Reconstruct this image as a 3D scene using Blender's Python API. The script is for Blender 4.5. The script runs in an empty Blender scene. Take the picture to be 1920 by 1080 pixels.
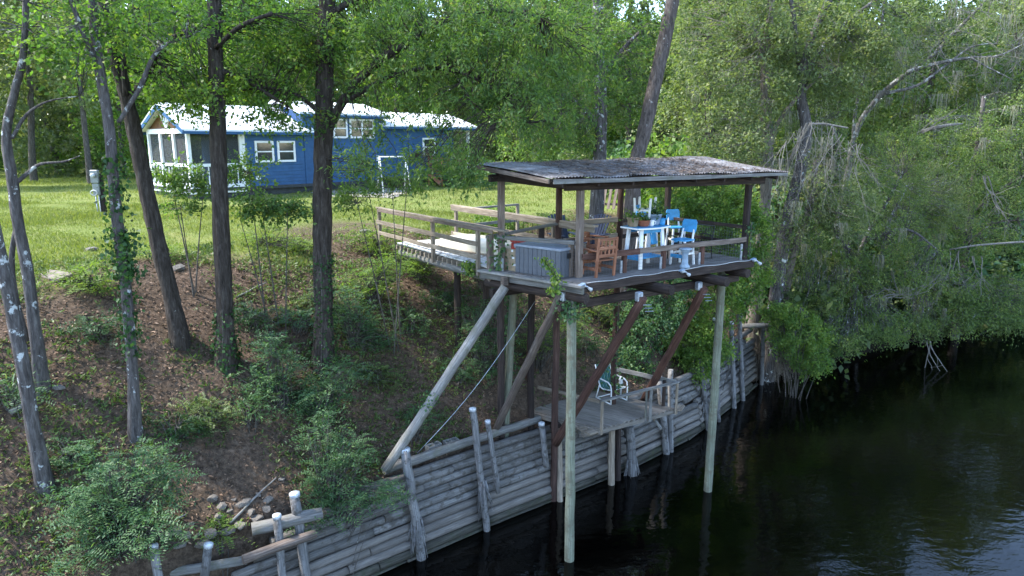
import bpy, math, random
import numpy as np
from mathutils import Vector, Matrix, Euler

SC = bpy.context.scene
COL = SC.collection
rng = np.random.default_rng(7)
random.seed(7)
R = math.radians

# ------------------------------------------------------------------ camera
CAM_H, PITCH, FPX = 10.0, R(12.0), 1280.0
cam = bpy.data.cameras.new('camera')
cam.sensor_width = 36.0
cam.lens = 36.0 * FPX / 1920.0
cam.clip_start = 0.1
cam.clip_end = 3000.0
camo = bpy.data.objects.new('camera', cam)
COL.objects.link(camo)
camo.location = (0, 0, CAM_H)
camo.rotation_euler = (R(90) - PITCH, 0, 0)
SC.camera = camo

# ------------------------------------------------------------------ sky, sun, exposure
SUN_EL, SUN_AZ = R(54), R(-88)          # azimuth measured from +Y (view direction), positive to the right
world = bpy.data.worlds.new('World')
SC.world = world
world.use_nodes = True
wn = world.node_tree
sky = wn.nodes.new('ShaderNodeTexSky')
sky.sky_type = 'NISHITA'
sky.sun_disc = False
sky.sun_elevation = SUN_EL
sky.sun_rotation = SUN_AZ
sky.air_density = 1.0
sky.dust_density = 0.4
sky.ozone_density = 1.0
wn.links.new(sky.outputs[0], wn.nodes['Background'].inputs[0])
wn.nodes['Background'].inputs[1].default_value = 0.15
sun = bpy.data.lights.new('sun', 'SUN')
sun.energy = 2.2
sun.angle = R(4)
sun.color = (1.0, 0.95, 0.86)
suno = bpy.data.objects.new('sun', sun)
COL.objects.link(suno)
sd = Vector((math.sin(SUN_AZ) * math.cos(SUN_EL), math.cos(SUN_AZ) * math.cos(SUN_EL), math.sin(SUN_EL)))
suno.rotation_euler = sd.to_track_quat('Z', 'Y').to_euler()
suno.location = sd * 60
SC.view_settings.view_transform = 'Standard'
SC.view_settings.look = 'None'
SC.view_settings.exposure = 2.45
SC.view_settings.gamma = 1.0
SC.view_settings.use_curve_mapping = False
try:
    SC.cycles.max_bounces = 6
    SC.cycles.transparent_max_bounces = 12
    SC.cycles.transmission_bounces = 4
except Exception:
    pass

# ------------------------------------------------------------------ measuring helpers
def ray(u, v):
    r = (u - 960) / FPX; q = (540 - v) / FPX
    return Vector((r, math.cos(PITCH) + q * math.sin(PITCH), -math.sin(PITCH) + q * math.cos(PITCH)))

def at(u, v, z=None, Y=None):
    d = ray(u, v)
    k = (z - CAM_H) / d.z if z is not None else Y / d.y
    return Vector((0, 0, CAM_H)) + d * k

# ------------------------------------------------------------------ terrain
SHORE = [(-200, -150), (-30, -7), (-9.5, 9.5), (-4.4, 13.7), (-0.86, 16.55), (3.5, 19.8), (6.5, 22.6), (10.3, 27.6),
         (13, 29.4), (20, 33.4), (30, 38.8), (60, 52), (320, 150)]
SH = np.array(SHORE, float)

def shore_sd(x, y):
    """signed distance inland (+) from the shore line; arrays"""
    x = np.asarray(x, float); y = np.asarray(y, float)
    best = np.full(x.shape, 1e9); sgn = np.ones(x.shape); tpar = np.zeros(x.shape)
    acc = 0.0
    for i in range(len(SH) - 1):
        a, b = SH[i], SH[i + 1]
        ab = b - a; L2 = ab @ ab; L = math.sqrt(L2)
        t = np.clip(((x - a[0]) * ab[0] + (y - a[1]) * ab[1]) / L2, 0, 1)
        dx = x - (a[0] + t * ab[0]); dy = y - (a[1] + t * ab[1])
        d = np.hypot(dx, dy)
        side = ab[0] * dy - ab[1] * dx
        m = d < best
        best = np.where(m, d, best); sgn = np.where(m, np.where(side >= 0, 1, -1), sgn)
        tpar = np.where(m, acc + t * L, tpar)
        acc += L
    return best * sgn, tpar

def vnoise(x, y, s, seed=0):
    """cheap smooth noise from sines"""
    r = np.random.default_rng(seed)
    out = 0
    for k in range(6):
        a = r.uniform(0, 6.28); f = s * r.uniform(.6, 1.7); ph = r.uniform(0, 6.28)
        out = out + np.sin((x * math.cos(a) + y * math.sin(a)) * f + ph)
    return out / 6

def terr(x, y):
    s, t = shore_sd(x, y)
    x = np.asarray(x, float); y = np.asarray(y, float)
    nat = np.clip((x - 9.6) / 1.8, 0, 1)                       # beyond the end of the log wall: an earth slope
    S = [-60, -25, -4, -1.2, -0.02, 0.42, 1.0, 3.0, 4.6, 6.0, 7.4, 12, 22, 400]
    Zw = [5, -2.0, -2.0, -1.6, -1.2, 2.05, 2.4, 4.35, 5.55, 6.3, 6.72, 7.05, 7.42, 7.7]
    Zn = [5, -2.0, -2.0, -1.0, -0.1, 0.6, 1.2, 3.2, 4.7, 5.8, 6.5, 7.05, 7.42, 7.7]
    z = np.interp(s, S, Zw) * (1 - nat) + np.interp(s, S, Zn) * nat
    amp = np.clip((s - .5) / 2, 0, 1) * np.clip((12 - s) / 6, 0.25, 1)
    z = z + amp * (0.13 * vnoise(x, y, 1.1, 3) + 0.05 * vnoise(x, y, 4.0, 4))
    return z

def tz(x, y):
    return float(terr(np.array([x]), np.array([y]))[0])

def hit(u, v):
    """ground point seen at photo pixel (u, v)"""
    d = ray(u, v)
    Ys = np.arange(6, 120, .03) ; k = Ys / d.y
    X = d.x * k; Z = CAM_H + d.z * k
    g = terr(X, Ys)
    i = np.argmax(Z <= g)
    return Vector((X[i], Ys[i], float(g[i])))

# ------------------------------------------------------------------ object helpers
WM = {}
def tag(o, label=None, cat=None, group=None, kind=None):
    if label: o['label'] = label
    if cat: o['category'] = cat
    if group: o['group'] = group
    if kind: o['kind'] = kind
    return o

def mk(name, me, mat=None, parent=None, M=None, local=False):
    o = bpy.data.objects.new(name, me)
    COL.objects.link(o)
    if me is not None and mat is not None and len(me.materials) == 0:
        me.materials.append(mat)
    M = M.copy() if M is not None else Matrix.Identity(4)
    if parent is not None:
        o.parent = parent
        if local:
            o.matrix_basis = M; WM[o] = WM[parent] @ M
        else:
            o.matrix_basis = WM[parent].inverted() @ M; WM[o] = M
    else:
        o.matrix_basis = M; WM[o] = M
    return o

def thing(name, label, cat, loc=(0, 0, 0), rz=0.0, group=None):
    o = mk(name, None, None, None, Matrix.Translation(Vector(loc)) @ Matrix.Rotation(rz, 4, 'Z'))
    return tag(o, label, cat, group)

def place(o, loc, rz=0.0, rx=0.0, ry=0.0, s=1.0):
    o.matrix_basis = Matrix.Translation(Vector(loc)) @ Euler((rx, ry, rz)).to_matrix().to_4x4() @ Matrix.Scale(s, 4)

def copy_tree(o, parent=None):
    c = o.copy(); COL.objects.link(c); c.parent = parent
    for ch in list(o.children): copy_tree(ch, c)
    return c

class MB:
    def __init__(s): s.v = []; s.f = []
    def add(s, vs, fs):
        n = len(s.v); s.v += [tuple(a) for a in vs]; s.f += [tuple(i + n for i in f) for f in fs]; return s
    def box(s, c, size, M=None, ch=0.0):
        hx, hy, hz = size[0] / 2, size[1] / 2, size[2] / 2
        if ch <= 0:
            vs = [Vector((x, y, z)) for x in (-hx, hx) for y in (-hy, hy) for z in (-hz, hz)]
            fs = [(0, 1, 3, 2), (4, 6, 7, 5), (0, 4, 5, 1), (2, 3, 7, 6), (0, 2, 6, 4), (1, 5, 7, 3)]
        else:
            ring = [(-hx, -hy + ch), (-hx + ch, -hy), (hx - ch, -hy), (hx, -hy + ch), (hx, hy - ch), (hx - ch, hy), (-hx + ch, hy), (-hx, hy - ch)]
            rin = [(x * (1 - ch / hx), y * (1 - ch / hy)) for x, y in ring]
            vs = [Vector((x, y, -hz)) for x, y in rin] + [Vector((x, y, -hz + ch)) for x, y in ring] + [Vector((x, y, hz - ch)) for x, y in ring] + [Vector((x, y, hz)) for x, y in rin]
            fs = [tuple(range(7, -1, -1)), tuple(range(24, 32))]
            for k in range(3):
                for i in range(8):
                    j = (i + 1) % 8
                    fs.append((k * 8 + i, k * 8 + j, k * 8 + 8 + j, k * 8 + 8 + i))
        M = M if M is not None else Matrix.Identity(4)
        c = Vector(c)
        return s.add([M @ (c + v) for v in vs], fs)
    def tube(s, pts, rad, n=8, cap=True, rough=0.0, seed=0):
        pts = [Vector(p) for p in pts]
        if not hasattr(rad, '__len__'): rad = [rad] * len(pts)
        rr = random.Random(seed)
        vs, fs = [], []
        up = None
        for i, p in enumerate(pts):
            d = (pts[min(i + 1, len(pts) - 1)] - pts[max(i - 1, 0)])
            d = d.normalized() if d.length > 1e-9 else Vector((0, 0, 1))
            if up is None:
                up = d.orthogonal().normalized()
            up = (up - d * up.dot(d))
            up = up.normalized() if up.length > 1e-6 else d.orthogonal().normalized()
            sd_ = d.cross(up)
            for k in range(n):
                a = 2 * math.pi * k / n
                q = rad[i] * (1 + rough * rr.uniform(-1, 1))
                vs.append(p + (up * math.cos(a) + sd_ * math.sin(a)) * q)
        for i in range(len(pts) - 1):
            for k in range(n):
                k2 = (k + 1) % n
                fs.append((i * n + k, i * n + k2, (i + 1) * n + k2, (i + 1) * n + k))
        if cap:
            fs.append(tuple(range(n - 1, -1, -1))); fs.append(tuple((len(pts) - 1) * n + k for k in range(n)))
        return s.add(vs, fs)
    def lathe(s, prof, n=16, c=(0, 0, 0)):
        c = Vector(c); vs, fs = [], []
        for r, z in prof:
            for k in range(n):
                a = 2 * math.pi * k / n
                vs.append(c + Vector((r * math.cos(a), r * math.sin(a), z)))
        for i in range(len(prof) - 1):
            for k in range(n):
                k2 = (k + 1) % n
                fs.append((i * n + k, i * n + k2, (i + 1) * n + k2, (i + 1) * n + k))
        fs.append(tuple(range(n - 1, -1, -1))); fs.append(tuple((len(prof) - 1) * n + k for k in range(n)))
        return s.add(vs, fs)
    def prism(s, poly, z0, z1):
        n = len(poly)
        vs = [Vector((x, y, z0)) for x, y in poly] + [Vector((x, y, z1)) for x, y in poly]
        fs = [tuple(range(n - 1, -1, -1)), tuple(range(n, 2 * n))] + [(i, (i + 1) % n, n + (i + 1) % n, n + i) for i in range(n)]
        return s.add(vs, fs)
    def mesh(s, name='m', smooth=False):
        me = bpy.data.meshes.new(name)
        me.from_pydata([tuple(v) for v in s.v], [], s.f)
        if smooth:
            me.polygons.foreach_set('use_smooth', [True] * len(me.polygons))
        me.update()
        return me

def frame(p0, p1, up=(0, 0, 1)):
    p0 = Vector(p0); p1 = Vector(p1)
    x = (p1 - p0).normalized(); u = Vector(up)
    if abs(x.dot(u.normalized())) > .98: u = Vector((0, 1, 0)) if abs(x.y) < .9 else Vector((1, 0, 0))
    y = u.cross(x).normalized(); z = x.cross(y)
    M = Matrix((x, y, z)).transposed().to_4x4(); M.translation = p0
    return M, (p1 - p0).length

_seed = [0]
def beam_mesh(L, w, h, wear=.006):
    """sawn timber, local x along the length, chamfered and slightly uneven"""
    _seed[0] += 1; rr = random.Random(_seed[0])
    c = min(w, h) * .12
    ring = [(-w/2, -h/2 + c), (-w/2 + c, -h/2), (w/2 - c, -h/2), (w/2, -h/2 + c), (w/2, h/2 - c), (w/2 - c, h/2), (-w/2 + c, h/2), (-w/2, h/2 - c)]
    ns = max(2, min(7, int(L / .7) + 1))
    vs, fs = [], []
    for i in range(ns):
        x = L * i / (ns - 1)
        oy, oz = (rr.uniform(-wear, wear), rr.uniform(-wear, wear)) if 0 < i < ns - 1 else (0, 0)
        for (a, b) in ring:
            e = rr.uniform(-wear, wear) * .4
            vs.append((x + (rr.uniform(-.006, .006) if i in (0, ns - 1) else 0), a + oy + e, b + oz + e))
    for i in range(ns - 1):
        for k in range(8):
            k2 = (k + 1) % 8
            fs.append((i * 8 + k, i * 8 + k2, i * 8 + 8 + k2, i * 8 + 8 + k))
    fs.append(tuple(range(7, -1, -1))); fs.append(tuple((ns - 1) * 8 + k for k in range(8)))
    me = bpy.data.meshes.new('beam'); me.from_pydata(vs, [], fs); me.update()
    return me

def beam(name, p0, p1, w, h, mat, parent=None, up=(0, 0, 1), local=False, wear=.006):
    M, L = frame(p0, p1, up)
    return mk(name, beam_mesh(L, w, h, wear), mat, parent, M, local)

def log_mesh(L, r0, r1, n=11, wob=.012, rough=.05, ends=True):
    _seed[0] += 1; rr = random.Random(_seed[0])
    ns = max(3, min(14, int(L / .45) + 2))
    vs, fs = [], []
    prof = [rr.uniform(-rough, rough) for _ in range(n)]
    for i in range(ns):
        t = i / (ns - 1); x = L * t
        oy, oz = (rr.uniform(-wob, wob), rr.uniform(-wob, wob))
        r = r0 + (r1 - r0) * t
        r *= 1 + rr.uniform(-rough, rough) * .5
        if ends and i in (0, ns - 1): r *= .96
        for k in range(n):
            a = 2 * math.pi * k / n
            q = r * (1 + prof[k] + rr.uniform(-rough, rough) * .35)
            vs.append((x, q * math.cos(a) + oy, q * math.sin(a) + oz))
    for i in range(ns - 1):
        for k in range(n):
            k2 = (k + 1) % n
            fs.append((i * n + k, i * n + k2, i * n + n + k2, i * n + n + k))
    fs.append(tuple(range(n - 1, -1, -1))); fs.append(tuple((ns - 1) * n + k for k in range(n)))
    me = bpy.data.meshes.new('log'); me.from_pydata(vs, [], fs)
    sm = [len(f) == 4 for f in fs]
    me.polygons.foreach_set('use_smooth', sm); me.update()
    return me

def log(name, p0, p1, r0, r1, mat, parent=None, n=11, wob=.012, rough=.05, local=False):
    M, L = frame(p0, p1)
    return mk(name, log_mesh(L, r0, r1, n, wob, rough), mat, parent, M, local)

# ------------------------------------------------------------------ materials
def nodes(name):
    m = bpy.data.materials.new(name); m.use_nodes = True
    nt = m.node_tree
    return m, nt, nt.nodes['Principled BSDF']

def N(nt, typ, **kw):
    n = nt.nodes.new(typ)
    for k, v in kw.items():
        if k == 'inp':
            for a, b in v.items(): n.inputs[a].default_value = b
        else: setattr(n, k, v)
    return n

def ramp(nt, fac, stops, interp='LINEAR'):
    r = nt.nodes.new('ShaderNodeValToRGB'); r.color_ramp.interpolation = interp
    el = r.color_ramp.elements
    while len(el) > 1: el.remove(el[-1])
    el[0].position = stops[0][0]; el[0].color = (*stops[0][1], 1)
    for p, c in stops[1:]:
        e = el.new(p); e.color = (*c, 1)
    if fac is not None: nt.links.new(fac, r.inputs[0])
    return r.outputs[0]

def noise(nt, vec, scale, detail=4, rough=.6, dist=0.0):
    n = N(nt, 'ShaderNodeTexNoise', inp={'Scale': scale, 'Detail': detail, 'Roughness': rough, 'Distortion': dist})
    if vec is not None: nt.links.new(vec, n.inputs['Vector'])
    return n.outputs[0]

def coords(nt, kind='Object', scale=(1, 1, 1)):
    tc = nt.nodes.new('ShaderNodeTexCoord'); mp = nt.nodes.new('ShaderNodeMapping')
    mp.inputs['Scale'].default_value = scale
    nt.links.new(tc.outputs[kind], mp.inputs['Vector'])
    return mp.outputs[0]

def mix(nt, fac, a, b, mode='MIX'):
    m = nt.nodes.new('ShaderNodeMix'); m.data_type = 'RGBA'; m.blend_type = mode
    for s, val in ((m.inputs[0], fac), (m.inputs[6], a), (m.inputs[7], b)):
        if hasattr(val, 'is_linked') or isinstance(val, bpy.types.NodeSocket): nt.links.new(val, s)
        elif isinstance(val, (tuple, list)): s.default_value = (*val[:3], 1)
        else: s.default_value = val
    return m.outputs[2]

def math_(nt, op, a, b=None):
    m = nt.nodes.new('ShaderNodeMath'); m.operation = op
    for i, val in enumerate((a, b)):
        if val is None: continue
        if isinstance(val, bpy.types.NodeSocket): nt.links.new(val, m.inputs[i])
        else: m.inputs[i].default_value = val
    return m.outputs[0]

def bump(nt, bs, h, strength=.4, dist=.02):
    b = N(nt, 'ShaderNodeBump', inp={'Strength': strength, 'Distance': dist})
    nt.links.new(h, b.inputs['Height']); nt.links.new(b.outputs[0], bs.inputs['Normal'])

def objrand(nt):
    return nt.nodes.new('ShaderNodeObjectInfo').outputs['Random']

def wood(name, dark, mid, light, rough=.85, var=.3, moss=None, stain=None):
    m, nt, bs = nodes(name)
    rnd = objrand(nt)
    tc = nt.nodes.new('ShaderNodeTexCoord')
    off = nt.nodes.new('ShaderNodeVectorMath'); off.operation = 'ADD'
    cmb = nt.nodes.new('ShaderNodeCombineXYZ')
    nt.links.new(math_(nt, 'MULTIPLY', rnd, 37.0), cmb.inputs[0]); nt.links.new(math_(nt, 'MULTIPLY', rnd, 11.0), cmb.inputs[1])
    nt.links.new(tc.outputs['Object'], off.inputs[0]); nt.links.new(cmb.outputs[0], off.inputs[1])
    mp = nt.nodes.new('ShaderNodeMapping'); mp.inputs['Scale'].default_value = (.8, 14, 14)
    nt.links.new(off.outputs[0], mp.inputs['Vector'])
    g = noise(nt, mp.outputs[0], 2.2, 6, .65, .4)
    blotch = noise(nt, off.outputs[0], 1.7, 4, .6)
    c = ramp(nt, g, [(.28, dark), (.5, mid), (.72, light)])
    c = mix(nt, ramp(nt, blotch, [(.35, (0, 0, 0)), (.7, (.6, .6, .6))]), c, [x * .55 for x in mid])
    val = math_(nt, 'ADD', math_(nt, 'MULTIPLY', rnd, 2 * var), 1 - var)
    hv = N(nt, 'ShaderNodeHueSaturation'); nt.links.new(val, hv.inputs['Value']); nt.links.new(c, hv.inputs['Color'])
    c = hv.outputs[0]
    if moss:
        c = mix(nt, ramp(nt, noise(nt, off.outputs[0], 2.6, 5, .7), [(.5, (0, 0, 0)), (.66, (.8, .8, .8))]), c, moss)
    if stain:
        c = mix(nt, ramp(nt, noise(nt, off.outputs[0], 5.0, 5, .7), [(.5, (0, 0, 0)), (.62, (.9, .9, .9))]), c, stain)
    nt.links.new(c, bs.inputs['Base Color'])
    bs.inputs['Roughness'].default_value = rough
    bs.inputs['Specular IOR Level'].default_value = .25
    bump(nt, bs, g, .55, .012)
    return m

def plain(name, col, rough=.6, var=.12, scale=6.0, metal=0.0, spec=.4, bmp=0.0):
    m, nt, bs = nodes(name)
    v = coords(nt)
    n = noise(nt, v, scale, 5, .65)
    c = ramp(nt, n, [(.3, [x * (1 - var * 1.6) for x in col]), (.55, col), (.8, [min(1, x * (1 + var)) for x in col])])
    nt.links.new(c, bs.inputs['Base Color'])
    bs.inputs['Roughness'].default_value = rough; bs.inputs['Metallic'].default_value = metal
    bs.inputs['Specular IOR Level'].default_value = spec
    if bmp: bump(nt, bs, n, bmp, .01)
    return m

def leafmat(name, stops, trans=.35, rough=.55):
    m = bpy.data.materials.new(name); m.use_nodes = True; nt = m.node_tree
    bs = nt.nodes['Principled BSDF']; out = nt.nodes['Material Output']
    a = N(nt, 'ShaderNodeAttribute', attribute_name='rnd')
    c = ramp(nt, a.outputs['Fac'], stops)
    nt.links.new(c, bs.inputs['Base Color'])
    bs.inputs['Roughness'].default_value = rough; bs.inputs['Specular IOR Level'].default_value = .35
    tr = nt.nodes.new('ShaderNodeBsdfTranslucent')
    tcx = mix(nt, 1.0, c, (1.25, 1.35, .55), 'MULTIPLY')
    nt.links.new(tcx, tr.inputs['Color'])
    ms = nt.nodes.new('ShaderNodeMixShader'); ms.inputs[0].default_value = trans
    nt.links.new(bs.outputs[0], ms.inputs[1]); nt.links.new(tr.outputs[0], ms.inputs[2])
    nt.links.new(ms.outputs[0], out.inputs['Surface'])
    return m

def bark(name, dark, mid, light, lichen=None, amount=.62, ivy=None):
    m, nt, bs = nodes(name)
    v = coords(nt, 'Object', (5, 5, .9))
    v1 = coords(nt, 'Object', (1, 1, 1))
    g = noise(nt, v, 3.2, 7, .7, .3)
    c = ramp(nt, g, [(.3, dark), (.52, mid), (.75, light)])
    if lichen:
        l = noise(nt, v1, 4.5, 5, .62)
        c = mix(nt, ramp(nt, l, [(amount, (0, 0, 0)), (amount + .05, (1, 1, 1))]), c, lichen)
    if ivy:
        l = noise(nt, v1, 2.4, 5, .7)
        c = mix(nt, ramp(nt, l, [(.5, (0, 0, 0)), (.6, (.8, .8, .8))]), c, ivy)
    nt.links.new(c, bs.inputs['Base Color'])
    bs.inputs['Roughness'].default_value = .95; bs.inputs['Specular IOR Level'].default_value = .15
    bump(nt, bs, g, .9, .05)
    return m

M = {}
M['wood_grey'] = wood('weathered_grey_wood', (.07, .066, .064), (.18, .172, .164), (.33, .318, .30), moss=(.12, .12, .09))
M['wall_log'] = wood('grey_wall_log', (.065, .060, .056), (.145, .137, .130), (.25, .24, .23), var=.3, stain=(.075, .065, .055))
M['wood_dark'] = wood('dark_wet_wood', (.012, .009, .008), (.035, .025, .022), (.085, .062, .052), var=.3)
M['wood_brown'] = wood('red_brown_pole', (.035, .018, .014), (.10, .05, .038), (.20, .11, .085), var=.25)
M['wood_brown2'] = wood('dark_red_brown_pole', (.018, .011, .009), (.055, .031, .025), (.12, .072, .058), var=.2)
M['wall_log_low'] = wood('warm_wet_wall_log', (.075, .065, .057), (.16, .143, .128), (.25, .226, .206), var=.22)
M['wall_log_wet'] = wood('wet_stained_wall_log', (.022, .021, .016), (.06, .056, .045), (.12, .112, .095), var=.25, moss=(.035, .042, .02))
M['plank_tan'] = wood('warm_grey_plank', (.09, .078, .066), (.20, .175, .15), (.33, .295, .255), var=.22)
M['meter_grey'] = plain('meter_grey', (.20, .22, .22), .5, .2, 8, .2)
M['wood_tan'] = wood('tan_rail_wood', (.10, .077, .056), (.235, .19, .145), (.40, .345, .28), var=.2)
M['wood_post'] = wood('post_brown_grey', (.05, .036, .03), (.15, .115, .095), (.29, .245, .21), var=.25)
M['wood_green'] = wood('treated_green_pole', (.08, .09, .06), (.175, .185, .135), (.28, .285, .22), var=.12, stain=(.13, .12, .085))
M['wood_white'] = wood('bleached_board', (.36, .35, .34), (.60, .59, .57), (.78, .77, .75), var=.12, stain=(.25, .23, .2))
M['wood_red'] = wood('red_cedar', (.14, .055, .03), (.30, .13, .075), (.45, .23, .15), var=.15)
M['piling'] = wood('grey_piling', (.05, .048, .048), (.16, .155, .155), (.33, .325, .32), var=.3, stain=(.06, .055, .05))
M['cap'] = plain('metal_cap', (.58, .61, .66), .5, .3, 14, .2)
M['galv'] = plain('galvanized', (.42, .46, .52), .4, .3, 12, .6)
M['white'] = plain('white_paint', (.78, .79, .8), .55, .1, 5)
M['white_weather'] = plain('worn_white_paint', (.66, .68, .7), .7, .25, 9)
M['blue_paint'] = plain('bright_blue_paint', (.045, .29, .58), .5, .18, 7)
M['navy'] = plain('navy_plastic', (.018, .035, .075), .45, .2, 6)
M['grey_plastic'] = plain('grey_resin', (.085, .095, .115), .55, .15, 8)
M['grey_lid'] = plain('grey_resin_lid', (.20, .23, .28), .5, .15, 8)
M['red_plastic'] = plain('red_plastic', (.55, .05, .035), .5, .15, 6)
M['iron'] = plain('black_iron', (.012, .012, .013), .6, .2, 8)
M['terracotta'] = plain('terracotta', (.28, .10, .055), .85, .2, 12)
M['tan_pot'] = plain('tan_clay', (.30, .23, .15), .85, .2, 12)
M['bluegrey_pot'] = plain('blue_grey_pot', (.25, .33, .42), .6, .2, 10)
M['boat'] = plain('cream_fibreglass', (.60, .55, .44), .35, .12, 3)
M['concrete'] = plain('cinder_block', (.24, .23, .21), .95, .25, 18, bmp=.3)
M['rock'] = plain('grey_rock', (.15, .135, .12), .95, .35, 6, bmp=.6)
M['slab'] = plain('tan_stone', (.17, .14, .115), .95, .3, 7, bmp=.4)
M['rope'] = plain('rope', (.08, .09, .08), .9)
M['wire'] = plain('wire', (.25, .26, .27), .5, .2, 8, .6)
M['cable'] = plain('white_cable', (.5, .5, .5), .5)
M['dirt'] = plain('debris', (.11, .07, .05), .95, .4, 6)
M['glass'] = plain('window_glass', (.03, .04, .045), .06, .3, 2, 0, .8)
M['screen'] = plain('porch_screen', (.06, .065, .07), .7, .2, 3)
M['bulb'] = plain('lamp_glass', (.42, .44, .46), .25, .1, 8)
M['brick'] = plain('red_brick', (.30, .11, .06), .9, .3, 10)
# ================================================================== ground
def axis(lo, hi, fine_lo, fine_hi, step, grow=1.18):
    a = list(np.arange(fine_lo, fine_hi, step))
    s = step; x = a[-1]
    while x < hi: s *= grow; x += s; a.append(x)
    s = step; x = a[0]; b = []
    while x > lo: s *= grow; x -= s; b.append(x)
    return np.array(b[::-1] + a)

gx = axis(-900, 900, -16, 18, .22); gy = axis(-400, 1200, 7, 36, .22)
GX, GY = np.meshgrid(gx, gy)
GZ = terr(GX, GY)
sdg, _ = shore_sd(GX, GY)
nx, ny = len(gx), len(gy)
vco = np.stack([GX.ravel(), GY.ravel(), GZ.ravel()], 1)
ii = (np.arange(ny - 1)[:, None] * nx + np.arange(nx - 1)[None, :]).ravel()
quads = np.stack([ii, ii + 1, ii + nx + 1, ii + nx], 1)

def np_mesh(name, co, faces, attr=None):
    me = bpy.data.meshes.new(name)
    k = faces.shape[1]
    me.vertices.add(len(co)); me.vertices.foreach_set('co', co.astype(np.float32).ravel())
    me.loops.add(faces.size); me.loops.foreach_set('vertex_index', faces.astype(np.int32).ravel())
    me.polygons.add(len(faces)); me.polygons.foreach_set('loop_start', np.arange(0, faces.size, k, dtype=np.int32))
    if attr is not None:
        for an, (dom, vals) in attr.items():
            a = me.attributes.new(an, 'FLOAT', dom); a.data.foreach_set('value', np.asarray(vals, np.float32))
    me.update(calc_edges=True)
    return me

def lawn_amount(x, y):
    s, _ = shore_sd(x, y)
    n = vnoise(x, y, .9, 11) * 1.6 + vnoise(x, y, 2.6, 12) * .9
    a = np.clip((s - 6.6 + n) / 2.2, 0, 1)
    # bare, scuffed soil where the walkway meets the lawn
    d = np.hypot(x + 5.6, (y - 23.5) * .8)
    a = a * np.clip((d - 1.6 + n * .6) / 1.6, .12, 1)
    # gravel drive before the house is handled by its own sheet
    return a

gm = np_mesh('ground', vco, quads, {'lawn': ('POINT', lawn_amount(GX, GY).ravel()), 'bank_shade': ('POINT', (np.clip((GX - 9.5) / 3, 0, 1) * np.clip((9 - sdg) / 3, 0, 1)).ravel())})
gm.polygons.foreach_set('use_smooth', [True] * len(gm.polygons))
def ground_mat():
    m, nt, bs = nodes('bank_and_lawn_soil')
    v = coords(nt, 'Object')
    a = N(nt, 'ShaderNodeAttribute', attribute_name='lawn').outputs['Fac']
    n1 = noise(nt, v, 9, 8, .75); n2 = noise(nt, v, 1.1, 5, .6); n3 = noise(nt, v, 30, 5, .7)
    lit = ramp(nt, n1, [(.3, (.022, .017, .013)), (.46, (.072, .05, .036)), (.6, (.135, .096, .07)), (.75, (.235, .175, .13))])
    lit = mix(nt, ramp(nt, n2, [(.42, (0, 0, 0)), (.62, (.35, .35, .35))]), lit, (.05, .042, .03))
    shade_fac = N(nt, 'ShaderNodeAttribute', attribute_name='bank_shade').outputs['Fac']
    lit = mix(nt, shade_fac, lit, ramp(nt, n1, [(.3, (.008, .007, .005)), (.6, (.022, .02, .014)), (.8, (.04, .037, .026))]))  # forest shade painted into the right-bank soil colour, so the river reflects it darker
    grs = ramp(nt, n3, [(.3, (.08, .105, .03)), (.55, (.16, .195, .055)), (.8, (.23, .26, .085))])
    grs = mix(nt, ramp(nt, n2, [(.5, (0, 0, 0)), (.75, (.55, .55, .55))]), grs, (.26, .22, .10))
    nt.links.new(mix(nt, a, lit, grs), bs.inputs['Base Color'])
    bs.inputs['Roughness'].default_value = 1; bs.inputs['Specular IOR Level'].default_value = .1
    bump(nt, bs, n1, .9, .06)
    return m
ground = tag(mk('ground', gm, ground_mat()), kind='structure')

# ================================================================== river
def water_mat():
    m, nt, bs = nodes('tannin_water')
    bs.inputs['Base Color'].default_value = (.0007, .0007, .0006, 1)
    bs.inputs['Roughness'].default_value = .015
    bs.inputs['IOR'].default_value = 1.33
    v = coords(nt, 'Object', (1.0, 1.6, 1))
    n = noise(nt, v, 3.2, 3, .5, .4); n2 = noise(nt, v, .7, 2, .5)
    h = math_(nt, 'ADD', math_(nt, 'MULTIPLY', n, .35), n2)
    bump(nt, bs, h, .075, .25)
    return m
mb = MB(); mb.add([(-900, -400, 0), (900, -400, 0), (900, 1200, 0), (-900, 1200, 0)], [(0, 1, 2, 3)])
tag(mk('river', mb.mesh('river'), water_mat()), kind='structure')

# gravel drive before the house
pts = [at(600, 372, z=7.25), at(735, 372, z=7.25), at(800, 349, z=7.25), at(845, 346, z=7.25), at(845, 341, z=7.25), at(790, 341, z=7.25), at(640, 352, z=7.25), at(560, 358, z=7.25)]
def drape(name, poly, h, mat, step=.6):
    P = np.array([(p.x, p.y) for p in poly])
    x0, y0 = P.min(0); x1, y1 = P.max(0)
    xs = np.arange(x0, x1, step); ys = np.arange(y0, y1, step)
    vs, fs, idx = [], [], {}
    def inside(x, y):
        c = False; j = len(P) - 1
        for i in range(len(P)):
            if (P[i, 1] > y) != (P[j, 1] > y) and x < (P[j, 0] - P[i, 0]) * (y - P[i, 1]) / (P[j, 1] - P[i, 1]) + P[i, 0]: c = not c
            j = i
        return c
    def vid(i, j):
        if (i, j) not in idx:
            x, y = xs[i] + random.uniform(-.15, .15), ys[j] + random.uniform(-.15, .15)
            idx[(i, j)] = len(vs); vs.append((x, y, tz(x, y) + h))
        return idx[(i, j)]
    for i in range(len(xs) - 1):
        for j in range(len(ys) - 1):
            if inside(xs[i] + step / 2, ys[j] + step / 2): fs.append((vid(i, j), vid(i + 1, j), vid(i + 1, j + 1), vid(i, j + 1)))
    me = bpy.data.meshes.new(name); me.from_pydata(vs, [], fs); me.update()
    return mk(name, me, mat)
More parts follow.
